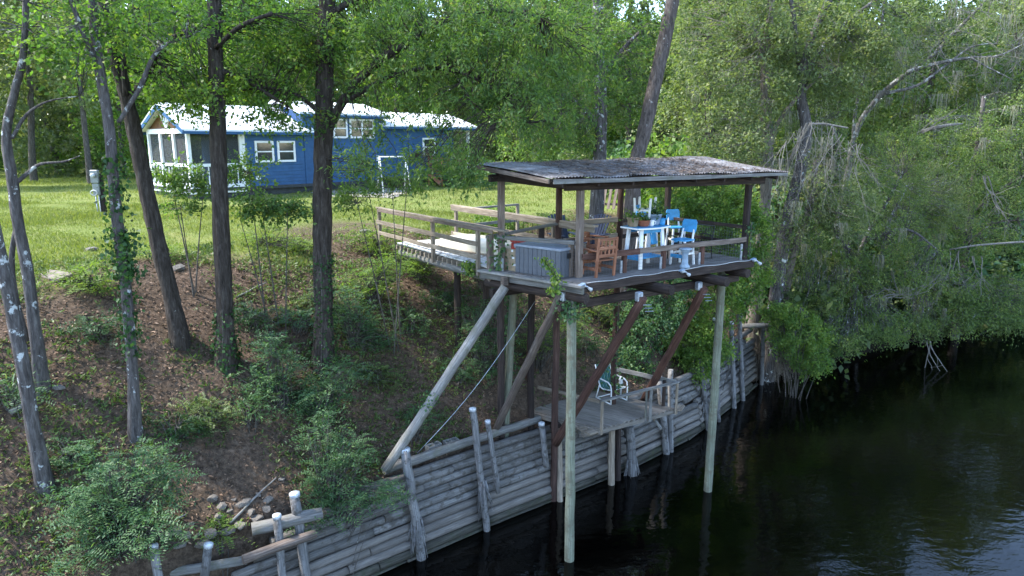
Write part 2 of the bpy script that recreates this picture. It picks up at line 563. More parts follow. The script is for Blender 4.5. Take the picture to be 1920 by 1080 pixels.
m_gravel = plain('gravel', (.33, .30, .27), 1.0, .45, 25, bmp=.5)
tag(drape('gravel_path', pts, .03, m_gravel), kind='structure')

# ================================================================== log retaining wall
BASE = [Vector((x, y, 0)) for x, y in SHORE[2:8]]
# cumulative chainage
CH = [0.0]
for i in range(len(BASE) - 1): CH.append(CH[-1] + (BASE[i + 1] - BASE[i]).length)
def wp(t):
    """point on the wall foot at chainage t, with inland normal"""
    t = max(0, min(CH[-1] - 1e-4, t))
    i = 0
    while CH[i + 1] < t: i += 1
    d = (BASE[i + 1] - BASE[i]); L = d.length; d = d / L
    p = BASE[i] + d * (t - CH[i])
    # smooth normal
    return p, Vector((-d.y, d.x, 0))
def wt(x, y):
    """chainage nearest to a plan point"""
    best = (1e9, 0)
    for t in np.arange(0, CH[-1], .05):
        p, _ = wp(t); q = (p.x - x) ** 2 + (p.y - y) ** 2
        if q < best[0]: best = (q, t)
    return best[1]
wall = thing('retaining_wall', 'long retaining wall of stacked grey weathered logs along the river edge', 'wall', BASE[1])
t_left = wt(-6.6, 12.0)
NC = 11; RL = .106; RISE = .205
rw = random.Random(5)
def wall_off(k): return -.16 + .042 * k            # batter: upper courses stand further inland
for k in range(NC):
    z = -.06 + RISE * k
    start = t_left + (0 if k < 3 else (k - 3) * .33 + rw.uniform(-.3, .3))
    if k >= 9: start += 1.3
    breaks = [start]
    cuts = CH[2:-1]
    t = start
    while t < CH[-1] - 1.2:
        t += rw.uniform(3.2, 6.0)
        for c in cuts:
            if breaks[-1] + 1.0 < c < t + .4: t = c; break
        breaks.append(min(t, CH[-1] - rw.uniform(0, .25)))
    for a, b in zip(breaks[:-1], breaks[1:]):
        if b - a < .4: continue
        pa, na = wp(a + .01); pb, nb = wp(b - .01)
        o_ = wall_off(k) + rw.uniform(-.025, .025)
        zr = .45 * max(0, ((a + b) / 2 - CH[3]) / (CH[-1] - CH[3])) * k / NC   # the wall gains height towards its far end
        r = RL * rw.uniform(.93, 1.1)
        log('log', pa + na * o_ + Vector((0, 0, z + zr + rw.uniform(-.008, .008))), pb + nb * o_ + Vector((0, 0, z + zr + rw.uniform(-.008, .008))), r, r * rw.uniform(.92, 1.05), M['wall_log_wet' if k < 2 else 'wall_log_low' if k < 5 else 'wall_log'], wall, n=12, wob=.005, rough=.025)

def piling(px_top, px_bot, zbot, r, label, mat='piling', capm='cap', lean_to=None, ztop=None, split=False, off=-.32, grp='pilings along the log wall', bottomz=-1.0):
    """vertical pile before the wall: foot from its waterline pixel, head at the height of its top pixel"""
    f = at(*px_bot, z=zbot)
    t = wt(f.x, f.y); p, n = wp(t)
    foot = Vector((p.x, p.y, 0)) + n * (off + (wall_off(10) * zbot / 2.2 if zbot > .5 else 0))
    head = at(*px_top, Y=foot.y + .12)
    o = thing('piling', label, 'piling', (foot.x, foot.y, max(bottomz, zbot if zbot > .5 else bottomz)), 0, grp)
    d = (head - Vector((foot.x, foot.y, zbot)))
    base = Vector((foot.x, foot.y, zbot)) + (d * (bottomz - zbot) / d.z if zbot < .5 else Vector((0, 0, 0)))
    log('shaft', base, head, r * 1.08, r, M[mat], o, n=12, rough=.06)
    if capm:
        dn = d.normalized()
        c = MB(); Mx, L = frame(head - dn * .07, head + dn * .015)
        c.tube([(0, 0, 0), (.06, 0, 0), (.085, 0, 0), (.10, 0, 0)], [r * 1.07, r * 1.1, r * 1.06, r * .55], 12)
        mk('cap', c.mesh('cap', True), M[capm], o, Mx)
    if split:   # rotted, splintered waist
        rs = random.Random(int(px_top[0]))
        mid = base.lerp(head, rs.uniform(.46, .54))
        for q in range(11):
            a = rs.uniform(0, 6.28); ro = r * rs.uniform(.75, 1.15)
            p0 = mid + Vector((math.cos(a) * ro, math.sin(a) * ro, rs.uniform(.05, .35)))
            p1 = p0 + Vector((math.cos(a) * .12 + rs.uniform(-.05, .12), math.sin(a) * .12 - .05, -rs.uniform(.5, 1.05)))
            log('splinter', p0, p1, .036, .008, M['piling'], o, n=5)
    return o
piling((288, 1022), (290, 1095), 1.5, .075, 'short thin piling with ragged pale cap, leftmost by the feathery bush')
piling((391, 1020), (396, 1110), 1.5, .085, 'short piling with crumpled pale cap left of the tipped stub log')
piling((519, 966), (508, 1120), 0, .085, 'piling with hollow open metal cap before the tipped stub log')
piling((552, 925), (575, 1125), 0, .105, 'thick capped piling at the near end of the log wall')
piling((759, 842), (772, 1030), 0, .115, 'thick piling rotted through at the waterline, beside foot of grey diagonal strut', split=True)
piling((886, 766), (902, 985), 0, .085, 'tall dark piling with splintered base and small pale cap', split=True)
piling((914, 789), (919, 912), .95, .07, 'thin pale piling ending above the water, right of the splintered one', off=-.42)
piling((1015, 793), (1015, 870), 1.15, .085, 'short hanging piling stub with bluish cap beside the brown post', off=-.36)
piling((1048, 805), (1046, 935), 0, .085, 'uncapped yellowish piling behind the tall green river pole', 'wood_tan', None)
piling((1147, 806), (1140, 905), 0, .10, 'yellowish piling under the near edge of the small platform', 'wood_tan', None, off=-.5)
piling((1160, 795), (1158, 900), 0, .09, 'dark piling between two others under the platform', 'wood_dark', None, off=-.42)
piling((1180, 800), (1184, 890), 0, .14, 'thick split piling leaning under the platform middle', 'piling', None, split=True, off=-.45)
piling((1236, 705), (1246, 850), 0, .11, 'thick dark uncapped piling at the right end of the platform', 'piling', None)
piling((1257, 693), (1258, 846), 0, .085, 'uncapped piling just right of the platform rail', 'piling', None)
piling((1312, 672), (1304, 800), 0, .085, 'splintered uncapped piling draped with vines', 'piling', None, split=True)
piling((1340, 597), (1346, 790), 0, .075, 'piling with white cap right behind the far river pole', 'piling', 'cap')
piling((1371, 604), (1366, 762), 0, .085, 'second capped piling from the far end of the log wall', 'piling', 'cap')
piling((1386, 581), (1384, 748), 0, .085, 'tallest pale capped piling near the far end of the log wall', 'piling', 'cap')
piling((1432, 605), (1412, 716), 0, .085, 'leaning uncapped piling at the far end of the log wall', 'piling', None)

# loose logs
def ground_log(name, label, a, b, r, mat, cat='log', lift=.0, extra=None):
    a = Vector(a); b = Vector(b)
    o = thing(name, label, cat, (a.x, a.y, min(a.z, b.z) - r))
    log('trunk', a, b, r, r * .92, M[mat], o, n=13, rough=.05)
    return o
a = at(472, 992, z=2.08); b = at(604, 962, z=2.1)
ground_log('stub_log', 'thick pale sawn log lying on the wall behind the near pilings', a, b, .15, 'wood_grey')
a = at(455, 1050, z=1.72); b = at(592, 1000, z=1.8)
ground_log('fallen_log', 'split brown log lying below the stub log', a, b, .10, 'wood_post')
ground_log('fallen_log', 'low weathered log at the lower left water edge', at(230, 1088, z=1.5), at(462, 1050, z=1.62), .10, 'wood_grey')
a = at(720, 884, z=2.52); b = at(1040, 783, z=2.52)
p, n_ = wp(wt(-2.9, 15.0)); q, n2_ = wp(wt(1.0, 18.0))
ground_log('capping_log', 'long round log lying along the top of the wall below the struts', p + n_ * .42 + Vector((0, 0, 2.24)), q + n2_ * .42 + Vector((0, 0, 2.3)), .12, 'wood_grey')
a = at(1392, 612, Y=27.6); b = at(1448, 609, Y=27.2)
ground_log('jutting_log', 'round log jutting out over the water at the wall end', a, b, .11, 'wood_grey')
# ================================================================== river pavilion (roofed deck on poles)
DZ = 6.95
dN = at(1087, 532, z=DZ); dR = at(1407, 490, z=DZ); dL = at(916, 510, z=DZ)
dN.z = dR.z = dL.z = DZ
dL = dL + Vector((-.05, .35, 0)); dR = dR + Vector((.1, .3, 0))
dF = dL + (dR - dN) + Vector((.35, .75, 0))
UD = (dR - dN).normalized(); ND = (dL - dN).normalized()
def dk(a, b, z=0.0):
    """point on the deck: a along the river edge 0..1, b inland 0..1"""
    p = dN.lerp(dR, a).lerp(dL.lerp(dF, a), b)
    return Vector((p.x, p.y, DZ + z))
def dkpx(u, v, z=0.0):
    p = at(u, v, z=DZ + z); return p
pav = thing('river_pavilion', 'roofed open wooden deck on tall poles standing over the river bank', 'pavilion', (dN.x, dN.y, 0))
# floor
NB = 22
m_floor = wood('deck_floor', (.05, .045, .042), (.15, .135, .125), (.28, .26, .245), var=.25)
for i in range(NB):
    b = (i + .5) / NB
    p0 = dk(.004, b, -.02); p1 = dk(.996, b, -.02)
    wd = (dk(0, 1) - dk(0, 0)).length * .93 / NB
    beam('floor_board', p0, p1, wd, .04, m_floor, pav, wear=.003)
# rim: dark beam on the river edge, two weathered boards on the end
out = Vector((UD.y, -UD.x, 0)); outL = Vector((-ND.y, ND.x, 0))
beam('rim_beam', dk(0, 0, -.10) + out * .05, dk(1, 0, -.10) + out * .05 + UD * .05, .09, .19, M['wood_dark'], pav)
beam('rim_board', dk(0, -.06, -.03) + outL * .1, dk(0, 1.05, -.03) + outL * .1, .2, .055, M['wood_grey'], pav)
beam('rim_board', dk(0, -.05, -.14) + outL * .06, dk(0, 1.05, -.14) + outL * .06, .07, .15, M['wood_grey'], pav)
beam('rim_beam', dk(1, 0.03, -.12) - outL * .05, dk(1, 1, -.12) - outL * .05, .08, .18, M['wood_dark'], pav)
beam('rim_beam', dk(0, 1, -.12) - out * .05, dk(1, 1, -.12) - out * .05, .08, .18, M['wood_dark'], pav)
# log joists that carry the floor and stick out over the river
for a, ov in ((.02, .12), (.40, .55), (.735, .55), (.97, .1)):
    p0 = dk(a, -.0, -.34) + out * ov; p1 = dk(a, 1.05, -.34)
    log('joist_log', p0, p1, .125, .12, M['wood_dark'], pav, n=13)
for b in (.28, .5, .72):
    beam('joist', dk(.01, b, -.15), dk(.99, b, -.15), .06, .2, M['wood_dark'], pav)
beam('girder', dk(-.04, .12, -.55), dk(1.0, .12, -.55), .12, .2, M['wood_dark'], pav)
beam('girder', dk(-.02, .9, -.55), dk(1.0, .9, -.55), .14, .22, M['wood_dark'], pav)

# roof: shed roof sloping towards the river
rfN = at(1036, 334, Y=dN.y - .35); rfL = at(899, 307, Y=dL.y - .1); rfR = at(1475, 321, Y=dR.y + .15); rfF = rfL + (rfR - rfN) + Vector((.1, .3, .1))
def rf(a, b, z=0.0):
    return rfN.lerp(rfR, a).lerp(rfL.lerp(rfF, a), b) + Vector((0, 0, z))
m_tin, nt, bs = nodes('old_corrugated_roof')
v = coords(nt, 'Object')
n1 = noise(nt, v, 2.2, 6, .7); n2 = noise(nt, v, 8, 6, .7)
c = ramp(nt, n1, [(.3, (.08, .068, .062)), (.45, (.16, .15, .148)), (.6, (.25, .25, .262)), (.75, (.34, .35, .375))])
c = mix(nt, ramp(nt, n2, [(.45, (0, 0, 0)), (.65, (.6, .6, .6))]), c, (.11, .082, .068))
nt.links.new(c, bs.inputs['Base Color']); bs.inputs['Roughness'].default_value = .65; bs.inputs['Metallic'].default_value = .15
NP = 11
roofw = (rfR - rfN).length
for i in range(NP):
    a0, a1 = i / NP - .004, (i + 1) / NP + .004
    na, nb = 33, 9
    vs, fs = [], []
    lift = (i % 2) * .006; rj = random.Random(60 + i)
    e0, e1 = -rj.uniform(0, .012), 1 + rj.uniform(0, .012)
    for j in range(nb):
        b = e0 + (e1 - e0) * j / (nb - 1)
        for k in range(na):
            a = a0 + (a1 - a0) * k / (na - 1)
            s_ = a * roofw
            sag = .03 * math.sin(a * 9 + 1) * math.sin(b * 3.1) + .015 * math.sin(a * 23)
            vs.append(rf(a, b, .016 * math.sin(s_ * 2 * math.pi / .085) + lift + sag))
    for j in range(nb - 1):
        for k in range(na - 1):
            q = j * na + k; fs.append((q, q + 1, q + na + 1, q + na))
    me = bpy.data.meshes.new('roof_sheet'); me.from_pydata(vs, [], fs); me.polygons.foreach_set('use_smooth', [True] * len(fs)); me.update()
    mk('roof_sheet', me, m_tin, pav)
for b in (.02, .26, .5, .74, .98):
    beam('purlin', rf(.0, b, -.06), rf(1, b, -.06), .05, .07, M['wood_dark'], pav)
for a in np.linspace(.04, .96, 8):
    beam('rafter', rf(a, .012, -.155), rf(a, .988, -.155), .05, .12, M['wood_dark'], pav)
beam('fascia', rf(.0, -.012, -.075), rf(.62, -.012, -.075), .03, .09, M['wood_grey'], pav)
beam('fascia', rf(.62, -.012, -.08), rf(1, -.012, -.07), .03, .075, M['wood_grey'], pav)
beam('fascia', rf(-.012, 0, -.07), rf(-.012, 1, -.07), .03, .09, M['wood_post'], pav)
PA = dk(.012, .045); PB = dk(.02, .9); PC = dk(.975, .05)
PA = dkpx(1085, 520); PB = dkpx(940, 511) + Vector((0, .3, 0)); PC = dkpx(1393, 489) + Vector((.1, .25, 0))
for p_ in (PA, PB, PC): p_.z = DZ
PD = dk(.99, .96); P1 = dk(.34, .97); P2 = dk(.69, .97)
def rz_at(p):      # underside of the rafters above plan point p
    e1 = rfR - rfN; e2 = rfL - rfN
    det = e1.x * e2.y - e1.y * e2.x
    q = p - rfN
    a = (q.x * e2.y - q.y * e2.x) / det; b = (e1.x * q.y - e1.y * q.x) / det
    return rf(a, b).z - .215
beamz = .17
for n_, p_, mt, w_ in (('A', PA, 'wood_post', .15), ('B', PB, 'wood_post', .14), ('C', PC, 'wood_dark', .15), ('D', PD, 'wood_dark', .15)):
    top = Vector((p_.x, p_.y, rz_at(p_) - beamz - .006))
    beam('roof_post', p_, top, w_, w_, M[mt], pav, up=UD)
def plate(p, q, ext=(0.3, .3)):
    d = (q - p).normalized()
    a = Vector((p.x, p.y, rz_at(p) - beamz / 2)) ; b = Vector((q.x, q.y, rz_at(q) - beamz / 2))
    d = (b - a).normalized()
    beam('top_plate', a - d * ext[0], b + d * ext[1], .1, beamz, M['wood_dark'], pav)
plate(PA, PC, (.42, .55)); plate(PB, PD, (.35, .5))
a = Vector((PA.x, PA.y, rz_at(PA) - beamz / 2 - .004)); b = Vector((PB.x, PB.y, rz_at(PB) - beamz / 2 - .004))
beam('top_plate', a + ND * .06 - UD * .12, b - ND * .06 - UD * .12, .08, beamz - .02, M['wood_dark'], pav)
# long posts that run from the bank up to the roof
for p_, pxb in ((P1, (1033, 940)), (P2, (1165, 700))):
    top = Vector((p_.x, p_.y, rz_at(p_) - beamz - .006))
    foot = at(*pxb, z=0.0) if pxb[1] > 900 else Vector((p_.x - .05, p_.y, tz(p_.x, p_.y) - .4))
    foot = Vector((p_.x + (-.04), p_.y + .0, -1.0)) if pxb[1] > 900 else foot
    log('roof_post', foot, top, .10, .085, M['wood_brown2'], pav, n=10)
# rails --------------------------------------------------------------
def rail(p, q, w=.045, h=.14, mat='wood_post', name='rail'):
    return beam(name, p, q, w, h, M[mat], pav)
up_ = lambda p, z: Vector((p.x, p.y, DZ + z))
# river side, low rail and stub posts
rA = at(1092, 482, Y=PA.y - .1); rC = at(1396, 449, Y=PC.y - .12)
mid = rA.lerp(rC, .32)
rail(rA, mid + Vector((0, 0, -.012)), .05, .14, 'wood_brown'); rail(mid, rC + UD * .05, .05, .13)
for px in (1174, 1249, 1321):
    t_ = (px - 1092) / (1396 - 1092)
    t_ = t_ * 14.9 / (14.9 + (1 - t_) * 2.9) if True else t_
    p_ = rA.lerp(rC, t_) + Vector((0, .1, 0))
    beam('rail_post', up_(p_, 0.0), up_(p_, p_.z - DZ + .04), .11, .11, M['wood_brown'], pav, up=UD)
    beam('post_bracket', up_(p_ - UD * .085, .0), up_(p_ - UD * .085, .3), .04, .07, M['galv'], pav, up=UD)
beam('post_bracket', up_(PC - UD * .12, .0), up_(PC - UD * .12, .42), .05, .06, M['galv'], pav, up=UD)
beam('post_bracket', up_(PB + Vector((.02, -.11, 0)), .0), up_(PB + Vector((.02, -.11, 0)), .32), .07, .03, M['galv'], pav, up=UD)
# end side, higher rail
rB = up_(PB, .82) + Vector((0, -.1, 0)); rA2 = up_(PA, .81) + Vector((-.1, 0, 0))
rail(rB - ND * -.1, rA2, .14, .09, 'wood_grey')
rail(up_(dL, .80) , up_(P1, .98), .12, .06, 'wood_grey')
beam('rail_post', up_(dk(.015, 1.0), -.3), up_(dk(.015, 1.0), .85), .15, .15, M['wood_post'], pav, up=UD)
beam('rail_post', up_(P1 - UD * .55, -.3), up_(P1 - UD * .55, .95), .13, .13, M['wood_dark'], pav, up=UD)
beam('rail_post', up_(PA + Vector((-.17, .12, 0)), 0), up_(PA + Vector((-.17, .12, 0)), .78), .07, .14, M['wood_post'], pav, up=UD)
# right end and inland side
rail(up_(PC, .86), up_(PD, .86), .09, .09, 'wood_dark')
rail(up_(PC, .42), up_(PD, .42), .05, .09, 'wood_dark')
rail(up_(P1, .95), up_(P2, .95), .05, .14, 'wood_tan'); rail(up_(P1, .5), up_(P2, .5), .05, .14, 'wood_tan'); rail(up_(P1, .18), up_(P2, .18), .05, .12, 'wood_tan')
rail(up_(P2, .9), up_(PD, .9), .05, .12, 'wood_dark'); rail(up_(P2, .45), up_(PD, .45), .05, .12, 'wood_dark')
# wire mesh
def wiremesh(p, q, z0, z1, step=.085, r=.0022):
    mb = MB(); d = q - p; L = d.length; d = d / L
    n = int(L / step)
    for i in range(n + 1):
        a = p + d * (L * i / n); mb.tube([a + Vector((0, 0, z0)), a + Vector((0, 0, z1))], r, 3, False)
    for k in range(int((z1 - z0) / step) + 1):
        z = z0 + k * step; mb.tube([p + Vector((0, 0, z)), q + Vector((0, 0, z))], r, 3, False)
    mk('wire_mesh', mb.mesh(), M['wire'], pav)
wiremesh(up_(PA, 0) + out * .02, up_(PC, 0) + out * .02, .02, .58)
wiremesh(up_(PB, 0), up_(PA, 0), .02, .75)
wiremesh(up_(PC, 0), up_(PD, 0), .02, .84, .085, .003)

# river poles, other poles, struts: carry the deck, parts of the pavilion
def pole(px_b, px_t, mat, r, zb=0.0, zfoot=-1.2, ztop=6.4, name='pole'):
    f = at(*px_b, z=zb); t = at(*px_t, Y=f.y + .05)
    d = t - f
    a = f + d * ((zfoot - f.z) / d.z); b = f + d * ((ztop - f.z) / d.z)
    return log(name, a, b, r * 1.05, r * .95, M[mat], pav, n=13, rough=.02)
pole((1068, 1050), (1071, 590), 'wood_green', .115, ztop=6.52)
pole((1327, 920), (1354, 515), 'wood_green', .115, ztop=6.62)
p_ = hit(950, 800)
a = at(945, 800, z=2.3); b = at(962, 560, Y=a.y + .1)
log('pole', a - Vector((0, 0, .6)), b + (b - a).normalized() * .35, .115, .105, M['wood_green'], pav, n=12, rough=.02)
a = at(990, 690, Y=19.6); b = at(999, 540, Y=19.6); a.z = tz(a.x, a.y) - .3; b.z = DZ - .66
log('pole', a, b, .10, .10, M['wood_brown'], pav, n=12)
def strut(pa, pb, mat, r):
    return log('strut', pa, pb, r * 1.05, r, M[mat], pav, n=12, rough=.04)
strut(at(722, 882, z=2.35), at(948, 538, Y=15.9), 'wood_grey', .115)
strut(at(926, 812, z=2.2), at(1052, 552, Y=15.15), 'wood_post', .10)
strut(at(1042, 832, Y=17.45), at(1207, 558, Y=15.3), 'wood_brown', .11)
strut(at(1206, 752, z=2.2), at(1320, 541, Y=17.1), 'wood_brown', .11)
for px, Y in (((946, 527), 15.95), ((1058, 556), 15.1), ((1198, 556), 15.35), ((1310, 536), 17.15)):
    p_ = at(*px, Y=Y)
    mb = MB(); mb.box((0, 0, 0), (.16, .14, .22), Matrix.Translation(p_) @ Matrix.Rotation(.6, 4, 'Z'), .02)
    mk('bracket', mb.mesh(), M['galv'] if px[0] > 1000 else M['wood_post'], pav)
for px, Y in (((1206, 572), 15.25), ((1318, 552), 17.0)):
    for k in range(3):
        p_ = at(px[0] + k * 2, px[1] + k * 6, Y=Y)
        mb = MB(); mb.tube([p_, p_ + UD * .26 + Vector((0, 0, -.03))], .008, 6)
        mk('bolt', mb.mesh(), M['galv'], pav)

# debris on the roof
def needles(name, n, area, mat, L=(.06, .2), w=.006):
    a = rng.random(n); b = rng.random(n)
    a = np.clip(.5 + (a - .5) * (.6 + .45 * rng.random(n)), .01, .99)
    P = np.array([tuple(rf(x, y, .03 + .02 * rng.random())) for x, y in zip(a, b)])
    th = rng.random(n) * 6.28; l = rng.uniform(L[0], L[1], n)
    D = np.stack([np.cos(th), np.sin(th), rng.uniform(-.1, .15, n)], 1) * l[:, None]
    S = np.stack([-np.sin(th), np.cos(th), np.zeros(n)], 1) * (w * rng.uniform(.6, 2.2, n))[:, None]
    co = np.stack([P - D / 2 - S, P + D / 2 - S, P + D / 2 + S, P - D / 2 + S], 1).reshape(-1, 3)
    me = np_mesh(name, co, np.arange(4 * n).reshape(-1, 4), {'rnd': ('FACE', rng.random(n))})
    return mk(name, me, mat)
M['straw'] = leafmat('pine_straw', [(0, (.045, .028, .02)), (.5, (.14, .085, .055)), (1, (.30, .21, .15))], .05, .9)
tag(needles('pine_straw', 6000, None, M['straw']), 'brown pine straw and dead leaves strewn over the tin roof', 'pine straw', kind='stuff')

# ================================================================== walkway from the lawn to the deck
WZ = 6.98
w0 = at(745, 455, z=WZ); w1 = Vector((dk(.0, 1.0).x + .05, dk(0, 1).y + .12, WZ))
wd = (w0 - w1); wl = wd.length; wd = wd / wl
wn_ = Vector((wd.y, -wd.x, 0))             # across, away from the camera side
if wn_.x < 0: wn_ = -wn_
WW = 2.15
walk = thing('walkway', 'bleached wooden walkway with tan rails from the lawn to the deck', 'walkway', w1)
nb = 15
for i in range(nb):
    o_ = wn_ * (WW * (i + .5) / nb)
    beam('plank', w1 + o_ + Vector((0, 0, -.02)), w0 + o_ + wd * random.uniform(-.05, .1) + Vector((0, 0, -.02)), WW / nb * .93, .04, M['wood_white'], walk, wear=.003)
for i in range(20):
    t_ = .12 + (wl - .25) * i / 19
    beam('joist', w1 + wd * t_ + wn_ * -.10 + Vector((0, 0, -.11)), w1 + wd * t_ + wn_ * (WW + .05) + Vector((0, 0, -.11)), .06, .13, M['wood_tan'], walk)
log('stringer', w1 + wn_ * .12 + Vector((0, 0, -.30)) , w0 + wn_ * .12 + Vector((0, 0, -.30)), .115, .115, M['wood_grey'], walk)
log('stringer', w1 + wn_ * (WW - .2) + Vector((0, 0, -.30)), w0 + wn_ * (WW - .2) + Vector((0, 0, -.30)), .115, .115, M['wood_grey'], walk)
# near-side rail
nr0 = w1 + wn_ * -.14; 
def wr(t, z, off): return w1 + wd * t + wn_ * off + Vector((0, 0, z))
far_t = wl + 1.05
for t_ in (.35, wl * .52, far_t):
    g = -.25 if t_ < wl else -.4
    beam('rail_post', wr(t_, g, -.1), wr(t_, .98, -.1), .1, .1, M['wood_tan'], walk, up=wd)
beam('top_rail', wr(-.9, 1.0, -.1), wr(far_t + .1, 1.0, -.1), .14, .045, M['wood_tan'], walk)
beam('sub_rail', wr(-.4, .93, -.16), wr(far_t, .93, -.16), .035, .085, M['wood_post'], walk)
beam('mid_rail', wr(.3, .56, -.165), wr(far_t + .1, .56, -.165), .035, .12, M['wood_tan'], walk)
beam('low_rail', wr(.3, .22, -.165), wr(wl * .55, .22, -.165), .035, .12, M['wood_tan'], walk)
beam('low_rail', wr(wl * .55, .20, -.165), wr(far_t - .1, .22, -.165), .035, .11, M['wood_tan'], walk)
# far-side rail
for t_ in (.2, wl * .5, wl + .1):
    beam('rail_post', wr(t_, -.3, WW + .02), wr(t_, 1.0, WW + .02), .1, .1, M['wood_tan'], walk, up=wd)
beam('top_rail', wr(-1.5, 1.02, WW + .02), wr(wl + .35, 1.02, WW + .02), .14, .05, M['wood_tan'], walk)
beam('sub_rail', wr(-1.5, .93, WW - .05), wr(wl + .3, .93, WW - .05), .035, .13, M['wood_tan'], walk)
beam('mid_rail', wr(-1.2, .5, WW - .05), wr(wl + .3, .5, WW - .05), .035, .13, M['wood_tan'], walk)
beam('low_rail', wr(-.2, .12, WW - .05), wr(wl + .3, .12, WW - .05), .035, .13, M['wood_tan'], walk)
# side pen rail beyond
beam('side_rail', wr(wl - .6, .98, WW + .1), wr(wl - .3, .98, WW + 2.2), .1, .06, M['wood_grey'], walk)
beam('side_rail', wr(wl - .6, .45, WW + .1), wr(wl - .3, .45, WW + 2.2), .04, .1, M['wood_grey'], walk)
beam('rail_post', wr(wl - .3, -.5, WW + 2.2), wr(wl - .3, 1.0, WW + 2.2), .1, .1, M['wood_tan'], walk, up=wd)
mbp = []
for i in range(14):
    q = wr(-.2 + .22 * i, 0, WW + .02)
    beam('picket', q + Vector((0, 0, .16)), q + Vector((0, 0, .86)), .012, .012, M['wood_dark'], walk, up=wd, wear=.001)
for t_ in (.6, wl * .55):
    for o_ in (.75, WW - .4):
        q = wr(t_, 0, o_); log('pier', Vector((q.x, q.y, tz(q.x, q.y) - .3)), q + Vector((0, 0, -.42)), .1, .1, M['wood_dark'], walk)

# ================================================================== small lower platform
PZ = 2.38
pN = at(1124, 803, z=PZ); pR = at(1264, 765, z=PZ); pL = at(948, 757, z=PZ)
pF = pL + (pR - pN)
def pp(a, b, z=0.0): 
    q = pN.lerp(pR, a).lerp(pL.lerp(pF, a), b); return Vector((q.x, q.y, PZ + z))
plat = thing('lower_platform', 'small low grey plank platform with thin handrail above the log wall', 'platform', (pN.x, pN.y, 0))
pu = (pR - pN).normalized(); pv = (pL - pN).normalized()
for i in range(17):
    a = (i + .5) / 17
    beam('plank', pp(a, -.01 + random.uniform(-.008, .01), -.02), pp(a, .98, -.02), (pR - pN).length / 17 * .92, .04, M['plank_tan'], plat, wear=.004)
beam('rim_board', pp(-.03, -.005, -.10), pp(1.0, -.005, -.10), .05, .12, M['plank_tan'], plat)
beam('rim_board', pp(-.01, -.02, -.10), pp(-.01, 1, -.10), .05, .14, M['plank_tan'], plat)
for b in (.08, .4, .72):
    log('joist_log', pp(-.1, b, -.19), pp(1.02, b, -.19), .095, .09, M['plank_tan'] if b < .2 else M['wood_dark'], plat)
for i in range(3):   # bleached lower step boards at the near corner
    beam('step_board', pp(-.12 + .02 * i, .02 + .1 * i, -.075), pp(-.02, .02 + .1 * i, -.075), .24, .03, M['wood_tan'], plat)
# posts and rails
def prail(a, b, p): return pp(a, b, p)
for (a, b), zt, mt in (((.0, -.02), .80, 'wood_tan'), ((.62, -.03), .80, 'wood_grey'), ((.985, -.03), .80, 'wood_tan')):
    beam('rail_post', pp(a, b, -.16), pp(a, b, zt), .085, .06, M[mt], plat, up=pv)
beam('rail_post', pp(.585, -.012, -.16), pp(.585, -.012, .78), .08, .04, M['wood_grey'], plat, up=pv)
beam('hand_rail', pp(-.02, -.025, .825), pp(1.0, -.025, .825), .12, .045, M['wood_grey'], plat)
beam('hand_rail', pp(-.01, .0, .78), pp(-.02, .62, .78), .04, .1, M['wood_tan'], plat)
beam('hand_rail', pp(1.0, .0, .80), pp(1.03, .72, .80), .045, .13, M['wood_grey'], plat)
beam('rail_post', pp(1.03, .72, -.3), pp(1.03, .72, .84), .09, .09, M['wood_dark'], plat, up=pv)
beam('rail_post', pp(.99, .1, -.3), pp(.99, .1, .8), .09, .09, M['wood_dark'], plat, up=pv)
beam('cleat_board', pp(.97, -.06, -.01), pp(1.14, .02, -.01), .2, .035, M['wood_tan'], plat)
log('prop', pp(.75, -.05, -.45), pp(.95, .25, -.1), .05, .05, M['wood_grey'], plat)
# ================================================================== blue park-model house with screened porch
HA = R(48)
HC = Vector((-14.9, 32.0, 7.40))
house = thing('blue_house', 'long blue tiny house with white metal roof and screened porch beyond the trees', 'house', HC, HA)
HL, HW = 18.2, 4.6
def siding_mat():
    m, nt, bs = nodes('blue_lap_siding')
    v = coords(nt, 'Object')
    w = N(nt, 'ShaderNodeTexWave', wave_type='BANDS', bands_direction='Z', wave_profile='SAW', inp={'Scale': 1.05, 'Distortion': 0.0})
    nt.links.new(v, w.inputs['Vector'])
    n = noise(nt, v, 3, 5, .6)
    c = ramp(nt, n, [(.3, (.014, .066, .17)), (.7, (.022, .095, .235))])
    nt.links.new(c, bs.inputs['Base Color']); bs.inputs['Roughness'].default_value = .6
    bump(nt, bs, w.outputs['Fac'], .6, .03)
    return m
M['blue_siding'] = siding_mat()
M['blue_trim'] = plain('blue_trim', (.02, .085, .20), .6, .12, 4)
M['white_roof'] = plain('white_metal_roof', (.80, .81, .82), .35, .06, 3, .0, .5)
M['skirt'] = plain('dark_skirting', (.05, .055, .06), .8, .25, 5)
def hbox(name, x0, x1, y0, y1, z0, z1, mat, parent=None, ch=0.0):
    mb = MB(); mb.box(((x0 + x1) / 2, (y0 + y1) / 2, (z0 + z1) / 2), (x1 - x0, y1 - y0, z1 - z0), None, ch)
    par = parent or house
    o = mk(name, mb.mesh(), M[mat] if isinstance(mat, str) else mat, par, WM[house])
    return o
ZF, ZE, ZE2, ZE3 = .50, 3.28, 4.14, 3.62       # floor, eaves of left, loft, right parts (above house ground)
XP, XA, XB = 2.7, 6.0, 11.2                  # porch end, loft start, loft end
hbox('skirting', .1, HL - 1.6, .1, HW - .1, 0, ZF - .16, 'skirt')
hbox('floor_deck', -.05, HL, -.05, HW + .05, ZF - .16, ZF, 'skirt')
hbox('wall', XP, XA - .002, 0, HW, ZF, ZE - .02, 'blue_siding')
